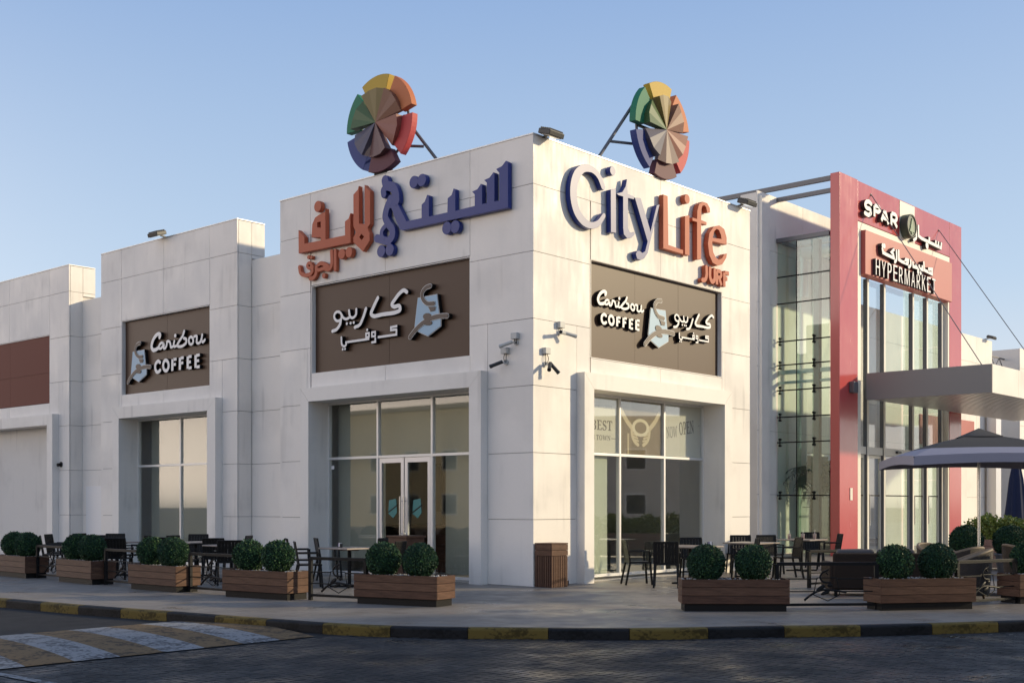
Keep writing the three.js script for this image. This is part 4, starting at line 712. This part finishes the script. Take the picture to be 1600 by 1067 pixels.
let proto = null;
function chair(x, z, deg, label, group) { const a = deg * Math.PI / 180; if (!proto) { proto = buildChair(label, group); proto.position.set(x, 0, z); proto.rotation.y = a; return proto; } return copyOf(proto, [x, 0, z], a, label, group); }
function table(x, z, label, w = .38) {
  const t = thing('cafe_table', label, 'table', [x, 0, z], 0, 'square cafe tables');
  part('tabletop', rbox(-w, w, .725, .755, -w, w, .008), M.tabletop, t); part('column', bar(V(0, .03, 0), V(0, .725, 0), .035, .035, 12), M.blackmetal, t); part('foot', [beam(V(-.26, .02, -.26), V(.26, .02, .26), .06, .03), beam(V(-.26, .018, .26), V(.26, .018, -.26), .06, .03)], M.blackmetal, t); part('bracket', [beam(V(-.25, .71, 0), V(.25, .71, 0), .04, .025), beam(V(0, .709, -.25), V(0, .709, .25), .04, .025)], M.blackmetal, t);
}
function caddy(x, z, label) { const t = thing('table_caddy', label, 'caddy', [x, .756, z], rr(0, 3)); part('holder', [box(-.05, .05, 0, .012, -.03, .03), box(-.05, -.042, .012, .075, -.03, .03), box(.042, .05, .012, .075, -.03, .03)], M.dark, t); part('packet', box(-.035, .0, .013, .085, -.02, .02), M.white, t); part('packet', box(.004, .036, .013, .078, -.02, .02), std(lin(.35, .3, .4), .7), t); }
// the sunlit tables
const win2 = 'dark cafe chair on the window side of the second sunlit table';
for (const [x, z, a, l] of [[1.62, 1.95, 122, 'dark cafe chair with its back to the kerb at the first sunlit table'], [1.95, 1.05, 48, 'dark cafe chair between the litter bin and the first sunlit table'], [4.0, 1.0, -49, 'dark cafe chair between the corner window and the first sunlit table'], [4.25, 2.1, 221, 'dark cafe chair between the first and second sunlit tables'], [6.9, .35, 205, win2], [6.4, .75, -55, win2], [7.0, 1.15, -40, win2], [5.75, 2.25, 228, 'dark cafe chair on the street side of the second sunlit table'], [10.3, .5, -49, 'dark cafe chair by the glass box at the table with drink cups'], [9.3, 1.45, 221, 'dark cafe chair on the street side of the table with drink cups']]) chair(x, z, a, l, G1);
table(2.75, 1.75, 'square cafe table with condiment holders nearest the corner window', .48); table(5.55, 1.5, 'square cafe table between the two other sunlit tables', .45); table(8.5, 1.14, 'cafe table with drink cups beside the glass entrance box', .45);
caddy(2.45, 1.55, 'small dark condiment holder on the table nearest the corner window'); caddy(3.0, 2.05, 'second small condiment holder on the table nearest the corner window');
for (const [x, z, l] of [[8.25, .95, 'clear takeaway cup with straw on the table by the glass box'], [8.45, 1.2, 'short glass tumbler on the table by the glass box'], [8.75, 1.35, 'tall drink glass on the table by the glass box']]) { const c = thing('drink_cup', l, 'cup', [x, .756, z]); part('cup', new THREE.CylinderGeometry(.045, .034, .13, 16).translate(0, .065, 0), phys(lin(.8, .75, .72), .1, { transmission: .7, thickness: 0 }), c); part('drink', new THREE.CylinderGeometry(.037, .032, .07, 14).translate(0, .04, 0), std(lin(.35, .06, .03), .3), c); part('straw', bar(V(0, .03, 0), V(.02, .22, 0), .004), M.white, c); }
// the shaded terrace
for (const [x, z, a] of [[-1.1, -4.7, 60], [-1.85, -4.7, 55], [-.7, -3.4, -60], [-3.0, -3.0, 55], [-2.6, -6.5, 125], [-1.2, -7.75, 215], [-2.0, -8.7, 20], [-1.2, -9.4, -49], [-4.3, -8.9, 41], [-3.3, -10.4, -49], [-3.9, -8.2, 131], [-2.7, -9.5, 221], [-3.0, -7.8, 131], [-3.2, -12.0, 41], [-2.2, -11.4, -49], [-1.9, -2.0, 200], [-3.4, -5.0, 150], [-2.2, -5.2, 230], [-3.6, -6.2, 40], [-3.9, -11.0, 60], [-2.6, -12.6, 200]]) chair(x, z, a, 'dark cafe chair in the shade ' + (z > -5 ? 'before the shop doors' : z > -7.9 ? 'near the recessed wall strip' : 'before the second shop window'), G2);
for (const [x, z, l] of [[-2.35, -2.6, 'cafe table in the shade before the shop doors'], [-2.9, -5.6, 'cafe table in the shade before the narrow recessed strip'], [-3.3, -9.3, 'cafe table in the shade before the second shop window'], [-2.2, -7.9, 'cafe table in the shade near the second window jamb']]) table(x, z, l, .42);
caddy(-2.5, -2.7, 'small condiment holder on the shaded table before the doors'); caddy(-2.9, -5.7, 'small condiment holder on the table before the recessed strip');
{ const t = thing('menu_stand', 'dark reddish wooden stand before the shop doors', 'stand', [-1.0, 0, -2.45], -.1); part('cabinet', rbox(-.22, .22, .06, .92, -.3, .3, .01), woods[1], t); part('top', rbox(-.25, .25, .92, .96, -.33, .33, .01), woods[0], t); part('base', box(-.19, .19, 0, .06, -.27, .27), M.black, t); }
// wicker lounge
{
  const s = thing('wicker_sofa', 'dark wicker sofa turned away behind the low rail', 'sofa', [2.35, 0, 5.75], 128 * Math.PI / 180);
  part('backrest', metreUV(rbox(-.75, .75, .12, .74, -.40, -.30, .03), 6), M.wicker, s); part('seat_base', metreUV(rbox(-.74, .74, .1, .34, -.30, .38, .03), 6), M.wicker, s); for (const k of [-1, 1]) part('arm', metreUV(rbox(k * .75 - .06, k * .75 + .06, .1, .58, -.38, .38, .03), 6), M.wicker, s);
  for (const k of [-1, 1]) { part('seat_cushion', rbox(k * .345 - .33, k * .345 + .33, .345, .46, -.28, .36, .04), M.cushion, s); part('back_cushion', rbox(k * .345 - .32, k * .345 + .32, .47, .80, -.28, -.14, .05), M.cushion, s); } for (const [a, b] of [[-.7, -.34], [.7, -.34], [-.7, .34], [.7, .34]]) part('leg', box(a - .025, a + .025, 0, .1, b - .025, b + .025), M.black, s);
}
const tub = (() => {
  const t = thing('tub_chair', 'brown wicker tub chair beside the parasol pole', 'chair', [3.3, 0, 6.9], 60 * Math.PI / 180, 'wicker tub chairs under the parasol');
  const shell = []; const n = 20, A = (i) => (-200 + i * 220 / n) * Math.PI / 180 + Math.PI * 1.5 - Math.PI / 9; const pos = [];
  const ring = (i, r, y) => [r * Math.cos(A(i)), y, r * Math.sin(A(i))], hgt = (i) => .62 + .2 * Math.sin(Math.PI * i / n);
  for (let i = 0; i < n; i++) { const q = (a, b, c, d) => pos.push(...a, ...b, ...c, ...a, ...c, ...d); q(ring(i, .36, .1), ring(i + 1, .36, .1), ring(i + 1, .42, hgt(i + 1)), ring(i, .42, hgt(i))); q(ring(i, .31, .1), ring(i, .36, hgt(i)), ring(i + 1, .36, hgt(i + 1)), ring(i + 1, .31, .1)); q(ring(i, .36, hgt(i)), ring(i, .42, hgt(i)), ring(i + 1, .42, hgt(i + 1)), ring(i + 1, .36, hgt(i + 1))); }
  const g = new THREE.BufferGeometry(); g.setAttribute('position', new THREE.Float32BufferAttribute(pos, 3)); g.computeVertexNormals(); part('shell', metreUV(g, 6), std(lin(.075, .055, .042), .6, { map: weave, bumpMap: weave, bumpScale: .006, side: THREE.DoubleSide }), t);
  part('rim', new THREE.TubeGeometry(new THREE.CatmullRomCurve3(Array.from({ length: n + 1 }, (_, i) => V(...ring(i, .39, hgt(i) + .01)))), 40, .028, 6), std(lin(.22, .17, .12), .6), t);
  part('seat_cushion', new THREE.CylinderGeometry(.31, .31, .12, 20).translate(0, .40, 0), M.cushion, t); part('seat_base', new THREE.CylinderGeometry(.30, .28, .24, 20).translate(0, .21, 0), M.wicker, t);
  for (const [a, b] of [[.22, .22], [-.22, .22], [.22, -.22], [-.22, -.22]]) part('leg', bar(V(a, 0, b), V(a * .9, .12, b * .9), .02), M.bark, t);
  return t;
})();
copyOf(tub, [4.7, 0, 6.0], -2.2, 'brown wicker tub chair between the parasol pole and the larger dark pots'); copyOf(tub, [5.2, 0, 7.4], -1.2, 'brown wicker tub chair under the parasol, farthest from the sofa'); copyOf(tub, [2.3, 0, 7.4], 1.6, 'brown wicker tub chair close behind the planter with white pebbles');
{ // grey parasol with a lavender valance
  const u = thing('parasol', 'grey square parasol with lavender valance on a steel pole', 'parasol', [3.613, 0, 7.125], -.95), R = 1.42, yr = 2.42, ya = 2.80, pos = { roof: [], val: [] };
  const cor = [[R, R], [-R, R], [-R, -R], [R, -R]].map(([x, z]) => V(x, yr - .06, z)), N = 8;
  const edge = (a, b, t) => { const p = a.clone().lerp(b, t); p.y += -.0 + .05 * Math.sin(Math.PI * t); return p; };
  const panel = [];
  for (let s = 0; s < 4; s++) {
    const a = cor[s], b = cor[(s + 1) % 4], p1 = [], p2 = [];
    const at = (t, r) => { const e = edge(a, b, t), q = V(0, ya, 0).lerp(e, r); q.y += .10 * Math.sin(Math.PI * r) * .5 - .03 * Math.sin(Math.PI * t) * Math.sin(Math.PI * r); return q; };
    for (let i = 0; i < N; i++) for (let k = 0; k < N; k++) { const A = at(i / N, k / N), B = at((i + 1) / N, k / N), C = at((i + 1) / N, (k + 1) / N), D = at(i / N, (k + 1) / N), dst = k >= N - 2 ? p2 : p1; dst.push(...A.toArray(), ...C.toArray(), ...B.toArray(), ...A.toArray(), ...D.toArray(), ...C.toArray()); }
    for (let i = 0; i < N; i++) { const A = edge(a, b, i / N), B = edge(a, b, (i + 1) / N), d = V(0, -.15, 0); p2.push(...A.toArray(), ...B.toArray(), ...B.clone().add(d).toArray(), ...A.toArray(), ...B.clone().add(d).toArray(), ...A.clone().add(d).toArray()); }
    for (const [p, n, m] of [[p1, 'canopy_panel', M.fabric], [p2, 'valance', M.fabric2]]) { const g = new THREE.BufferGeometry(); g.setAttribute('position', new THREE.Float32BufferAttribute(p, 3)); g.computeVertexNormals(); m.side = THREE.DoubleSide; part(n, g, m, u); }
    part('rib', bar(V(0, ya - .1, 0), cor[s].clone().add(V(0, -.02, 0)), .012), M.steel, u);
  }
  const cap = new THREE.ConeGeometry(.46, .16, 4, 1, true); cap.rotateY(Math.PI / 4); cap.translate(0, ya + .02, 0); part('vent_cap', cap, M.fabric, u);
  part('pole', bar(V(0, 0, 0), V(0, ya, 0), .026, .026, 14), M.chrome, u); part('base', rbox(-.35, .35, 0, .06, -.35, .35, .01), M.steel, u);
}
{ // closed navy parasol
  const u = thing('closed_parasol', 'closed navy blue parasol standing behind the hedge', 'parasol', [14.0, 0, 4.25]), p = [];
  const prof = [[.03, 2.75], [.09, 2.6], [.16, 2.2], [.22, 1.6], [.27, 1.2], [.22, 1.15]], g = new THREE.LatheGeometry(prof.map(([r, y]) => new THREE.Vector2(r, y)), 28), q = g.attributes.position;
  for (let i = 0; i < q.count; i++) { const a = Math.atan2(q.getZ(i), q.getX(i)), k = 1 + .16 * Math.cos(a * 8); q.setX(i, q.getX(i) * k); q.setZ(i, q.getZ(i) * k); } g.computeVertexNormals(); M.navy.side = THREE.DoubleSide;
  part('folded_cloth', g, M.navy, u); part('pole', bar(V(0, 0, 0), V(0, 2.8, 0), .025), M.chrome, u); part('base', rbox(-.3, .3, 0, .08, -.3, .3, .01), M.steel, u);
}
// hedge troughs and larger balls by the entrance
function leafBox(w, h, d, n, size) { const pos = []; for (let i = 0; i < n; i++) { const c = V(rr(-w, w) / 2, rr(0, h), rr(-d, d) / 2); c.y += .12 * (vnoise(c.x * 3 + 40, c.z * 3 + 40, 64, 64) - .5) * (c.y / h) * 3; const u = V(rr(-1, 1), rr(-.2, 1.2), rr(-1, 1)).normalize(), t = V(rr(-1, 1), rr(-1, 1), rr(-1, 1)).cross(u).normalize(), L = size * rr(.6, 1.3), e = L * .3; const C = c.clone().addScaledVector(u, L), m = c.clone().addScaledVector(u, L * .5); pos.push(...c.toArray(), ...m.clone().addScaledVector(t, e).toArray(), ...C.toArray(), ...c.toArray(), ...C.toArray(), ...m.clone().addScaledVector(t, -e).toArray()); } const g = new THREE.BufferGeometry(); g.setAttribute('position', new THREE.Float32BufferAttribute(pos, 3)); g.computeVertexNormals(); return g; }
{
  const hg = leafBox(2.6, .5, .55, 5200, .09);
  for (const [x, z, l] of [[12.0, 4.86, 'pale wooden trough of sunlit hedge beside the red portal column'], [11.0, 7.45, 'pale wooden trough of sunlit hedge toward the terrace end']]) {
    const t = thing('hedge_trough', l, 'hedge', [x, 0, z], 1.2, 'hedge troughs by the entrance');
    for (let k = 0; k < 4; k++) for (const s of [-1, 1]) part('plank', metreUV(rbox(-1.35, 1.35, .06 + k * .17, .06 + k * .17 + .163, s * .33 - .015, s * .33 + .015, .005)), std(lin(.30 + .02 * k, .21, .17), .7, { map: grain }), t);
    for (const s of [-1, 1]) part('end_board', metreUV(rbox(s * 1.34 - .015, s * 1.34 + .015, .06, .74, -.31, .31, .005)), woods[2], t); part('soil', box(-1.32, 1.32, .1, .7, -.31, .31), M.soil, t);
    const f = part('foliage', hg, M.hedge, t); f.position.y = .68; f.userData.kind = 'stuff';
  }
  for (const [x, z, l] of [[8.96, 4.88, 'larger clipped ball before the red column base'], [9.6, 5.6, 'larger clipped ball behind the parasol pole']]) { const p = thing('round_pot', l.replace('clipped ball', 'dark pot'), 'pot', [x, 0, z]); part('pot', new THREE.LatheGeometry([[.0, .0], [.24, 0], [.3, .44], [.33, .46], [.33, .5], [.28, .5], [.27, .42], [0, .42]].map(([a, b]) => new THREE.Vector2(a, b)), 24), M.steel, p); part('soil', new THREE.CylinderGeometry(.27, .27, .02, 20).translate(0, .43, 0), M.soil, p); ball(x, .44, z, l, .34); }
}
// litter bin against the sunlit front
{
  const b = thing('litter_bin', 'wooden slatted litter bin against the building corner', 'bin', [.25, 0, .245]);
  part('body', box(-.225, .225, .01, .82, -.185, .185), M.black, b); part('lid', rbox(-.25, .25, .815, .84, -.21, .21, .006), woods[0], b);
  for (const [y0, y1] of [[.60, .70], [.705, .812]]) { for (const s of [-1, 1]) { part('band_board', metreUV(rbox(-.245, .245, y0, y1, s * .2 - .01, s * .2 + .01, .004)), woods[0], b); part('band_board', metreUV(rbox(s * .238 - .01, s * .238 + .01, y0, y1, -.188, .188, .004)), woods[2], b); } }
  for (let i = 0; i < 9; i++) for (const s of [-1, 1]) part('slat', rbox(-.243 + i * .0545, -.243 + i * .0545 + .04, .0, .595, s * .198 - .011, s * .198 + .011, .004), woods[i % 3], b); for (let i = 0; i < 7; i++) for (const s of [-1, 1]) part('slat', rbox(s * .236 - .011, s * .236 + .011, .0, .595, -.18 + i * .053, -.18 + i * .053 + .038, .004), woods[(i + 1) % 3], b);
  const c = thing('small_tray', 'small low tray on the pavement beside the bin', 'tray', [.75, 0, .12]); part('tray', [box(-.1, .1, 0, .09, -.07, -.055), box(-.1, .1, 0, .09, .055, .07), box(-.1, -.085, 0, .09, -.054, .054), box(.085, .1, 0, .09, -.054, .054), box(-.084, .084, 0, .015, -.054, .054)], woods[1], c);
}
// floodlights on the parapets
function flood(label, x, y, z, turn) { const f = thing('floodlight', label, 'floodlight', [x, y, z], turn, 'floodlights on the parapets'); part('bracket', [beam(V(0, 0, -.12), V(0, .03, .12), .05, .03)], M.dark, f); const h = part('housing', rbox(-.22, .22, -.05, .05, -.15, .15, .015), M.dark, f); h.position.set(0, .045, .2); h.rotation.x = .30; const l = part('lens', box(-.18, .18, -.060, -.048, -.11, .11), M.lens, f); l.position.set(0, .045, .2); l.rotation.x = .30; const n = part('fins', [0, 1, 2, 3, 4].map((i) => box(-.2, .2, .05, .08, -.12 + i * .055, -.11 + i * .055)), M.dark, f); n.position.copy(h.position); n.rotation.x = .3; }
flood('floodlight on the second block parapet above the Latin coffee sign', 0, 8.53, -12.62, -Math.PI / 2); flood('floodlight on the parapet at the street corner', .30, 8.63, 0, 0); flood('floodlight on the sunlit parapet end beside the steel beams', 7.6, 8.68, 0, 0); flood('floodlight on the far wing parapet beyond the portal', 35.2, 8.75, -4.15, 0);
// wall cameras
function cctv(label, face, a, y, cams, gap = .3) {
  const c = thing('wall_camera', label, 'camera', face === 'x' ? [0, y, a] : [a, y, 0], face === 'x' ? -Math.PI / 2 : 0);
  c.scale.setScalar(.86); part('junction_box', rbox(-.09, .09, -.07, .07, .0, .11, .01), M.plastic, c); part('cable', tube([[-.02, -.07, .05], [-.03, -.16, .06], [-.02, -gap, .05]], .008), M.black, c); part('cable', tube([[.03, -.07, .05], [.05, -.17, .07], [.02, -gap, .05]], .008), M.black, c); part('wall_plate', bar(V(0, -gap, 0), V(0, -gap, .04), .06, .06, 14), M.plastic, c);
  cams.forEach(([dx, dy, dz]) => { const o = V(dx, dy, dz).normalize(), p = V(0, -gap, .04), k = p.clone().add(V(dx * .05, -.02, .14)); part('bracket', [bar(p, k, .016)], M.plastic, c); const cam = part('camera_body', [bar(k.clone().addScaledVector(o, -.06), k.clone().addScaledVector(o, .22), .042, .042, 12), bar(k.clone().addScaledVector(o, .2), k.clone().addScaledVector(o, .25), .046, .046, 12)], dx * dx > .5 ? M.plastic : M.dark, c); part('lens', bar(k.clone().addScaledVector(o, .251), k.clone().addScaledVector(o, .256), .036, .036, 12), M.black, cam); });
}
cctv('upper grey wall camera on the shaded front near the corner', 'x', -.42, 4.82, [[-.9, -.35, .5]], .14); cctv('lower dark wall camera on the shaded front near the corner', 'x', -.68, 4.56, [[-.7, -.4, .7]], .26); cctv('upper twin wall camera with side arm on the sunlit front', 'z', .78, 5.08, [[.9, -.25, .5], [-.95, -.05, .4]], .18); cctv('lower twin wall camera hanging on two cables on the sunlit front', 'z', .34, 4.53, [[.5, -.8, .5], [-.7, -.6, .5]], .3);
{ const k = thing('unlit_wall_lamp', 'small black wall spout on the third block beside the window frame', 'lamp', [0, 2.74, -17.92], -Math.PI / 2); part('lamp_body', bar(V(0, 0, 0), V(0, -.02, .12), .05, .05, 12), M.black, k); part('flange', bar(V(0, 0, -.002), V(0, 0, .02), .08, .08, 14), M.dark, k); }  // dark fitting taken for a small wall lamp, built without light
// palms inside the glass box
function palm(x, z, h, label) {
  const t = thing('palm_tree', label, 'palm', [x, 0, z], rr(0, 6), 'palms inside the glass entrance box'); const rings = []; for (let k = 0; k < 14; k++) rings.push(bar(V(0, h * k / 14, 0), V(0, h * (k + 1.04) / 14, 0), .17 - k * .003, .145 - k * .003, 10)); part('trunk', rings, M.bark, t); part('pot', new THREE.CylinderGeometry(.34, .26, .5, 20).translate(0, .25, 0), M.steel, t);
  const pos = []; for (let f = 0; f < 40; f++) { const a = f * 2.4, tilt = rr(-.3, 1.1), L = rr(.8, 1.15); let p = V(0, h, 0); for (let k = 0; k < 9; k++) { const s = k / 9, d = V(Math.cos(a) * Math.cos(tilt - s * 1.5), Math.sin(tilt - s * 1.5), Math.sin(a) * Math.cos(tilt - s * 1.5)), q = p.clone().addScaledVector(d, L / 9), sd = V(-Math.sin(a), 0, Math.cos(a)); for (const m of [-1, 1]) { const tip = p.clone().addScaledVector(sd, m * .30 * Math.sin(Math.PI * (s * .85 + .12))).addScaledVector(d, .13).add(V(0, -.09, 0)); pos.push(...p.toArray(), ...q.toArray(), ...tip.toArray()); } p = q; } }
  const g = new THREE.BufferGeometry(); g.setAttribute('position', new THREE.Float32BufferAttribute(pos, 3)); g.computeVertexNormals(); const c = part('crown', g, M.palm, t); c.userData.kind = 'stuff';
}
palm(17.75, -3.3, 2.6, 'fan palm with trunk seen whole through the side glass'); palm(19.6, -3.6, 2.5, 'fan palm partly hidden by the red portal column');
{ const p = thing('info_board', 'pale printed information board behind the palm in the glass box', 'board', [18.6, 0, -3.95]); part('board', rbox(-.7, .7, .25, 2.4, -.02, .02, .006), std(lin(.42, .46, .42), .6), p); part('foot', box(-.5, .5, 0, .25, -.06, .06), M.steel, p); part('text_line', [.5, .62, .7, .78].map((k, i) => box(-.45, .35 - i * .08, .3 + k * 2.4 - .012, .3 + k * 2.4 + .012, .0205, .0225)), M.dark, p); }

// ---------------------------------------------------------------- beyond the frame: street trees that shade the road, houses across the street that the glass mirrors
{
  const crown = (() => { const pos = []; const lobes = []; for (let i = 0; i < 26; i++) { const d = V(rr(-1, 1), rr(-.55, .9), rr(-1, 1)).normalize(); lobes.push([d.multiplyScalar(rr(1.0, 2.1)), rr(.8, 1.35)]); } lobes.push([V(0, 0, 0), 1.6]);
    for (let i = 0; i < 15000; i++) { const [c, r] = lobes[i % lobes.length], d = V(rr(-1, 1), rr(-1, 1), rr(-1, 1)).normalize(), p = c.clone().addScaledVector(d, r * Math.cbrt(rr(.25, 1))), u = V(rr(-1, 1), rr(-1, 1), rr(-1, 1)).normalize(), t = V(rr(-1, 1), rr(-1, 1), rr(-1, 1)).cross(u).normalize(), L = rr(.14, .26); const m = p.clone().addScaledVector(u, L * .5), e = p.clone().addScaledVector(u, L); pos.push(...p.toArray(), ...m.clone().addScaledVector(t, L * .32).toArray(), ...e.toArray(), ...p.toArray(), ...e.toArray(), ...m.clone().addScaledVector(t, -L * .32).toArray()); }
    const g = new THREE.BufferGeometry(); g.setAttribute('position', new THREE.Float32BufferAttribute(pos, 3)); g.computeVertexNormals(); return g; })();
  const limbs = [bar(V(0, 0, 0), V(.1, 3, .05), .22, .15, 10)]; for (let i = 0; i < 6; i++) { const a = i * 1.05; limbs.push(bar(V(.1, 2.6 + i * .08, .05), V(Math.cos(a) * 1.4, 4.6, Math.sin(a) * 1.4), .10, .04, 6)); }
  const first = thing('street_tree', 'leafy street tree by the road opposite the terrace', 'tree', [0, 0, 0], 0, 'street trees by the road opposite the terrace'); part('trunk', limbs, M.bark, first); const f = part('crown', crown, M.tree, first); f.position.y = 5.0; f.userData.kind = 'stuff';
  TREES.forEach(([x, z, s], i) => { const t = i ? copyOf(first, [x, -.13, z], i * 1.7) : first; t.position.set(x, -.13, z); t.rotation.y = i * 1.7; t.scale.setScalar(s); });
  const house = (x, z, w, d, h, turn, c, label) => { const b = thing('street_house', label, 'building', [x, -.15, z], turn); part('wall', metreUV(box(-w / 2, w / 2, 0, h, -d, 0)), std(lin(...c), .8, { map: streak }), b); part('roof', box(-w / 2 - .2, w / 2 + .2, h, h + .3, -d - .2, .2), M.roof, b); for (let k = 0; k < Math.floor(h / 3.4); k++) for (let i = 0; i < Math.floor(w / 4); i++) { const xx = -w / 2 + 2 + i * 4, win = part('window', box(xx - .8, xx + .8, 1 + k * 3.3, 2.6 + k * 3.3, .0, .05), M.alu, b); part('window_pane', box(xx - .7, xx + .7, 1.1 + k * 3.3, 2.5 + k * 3.3, .051, .06), std(lin(.03, .04, .05), .1), win); } };
  house(-46, -44, 44, 12, 9, Math.PI / 2, [.62, .52, .36], 'sand coloured house across the street, seen only in reflections'); house(-48, 18, 26, 12, 7.5, Math.PI / 2, [.66, .60, .50], 'pale house across the street beside the sand coloured one'); house(-20, 62, 34, 12, 8, Math.PI * .92, [.60, .53, .42], 'long low house behind the street trees'); house(52, 40, 30, 12, 8, Math.PI * 1.28, [.62, .57, .5], 'low cream house behind the street trees');
}
renderer.render(scene, camera);
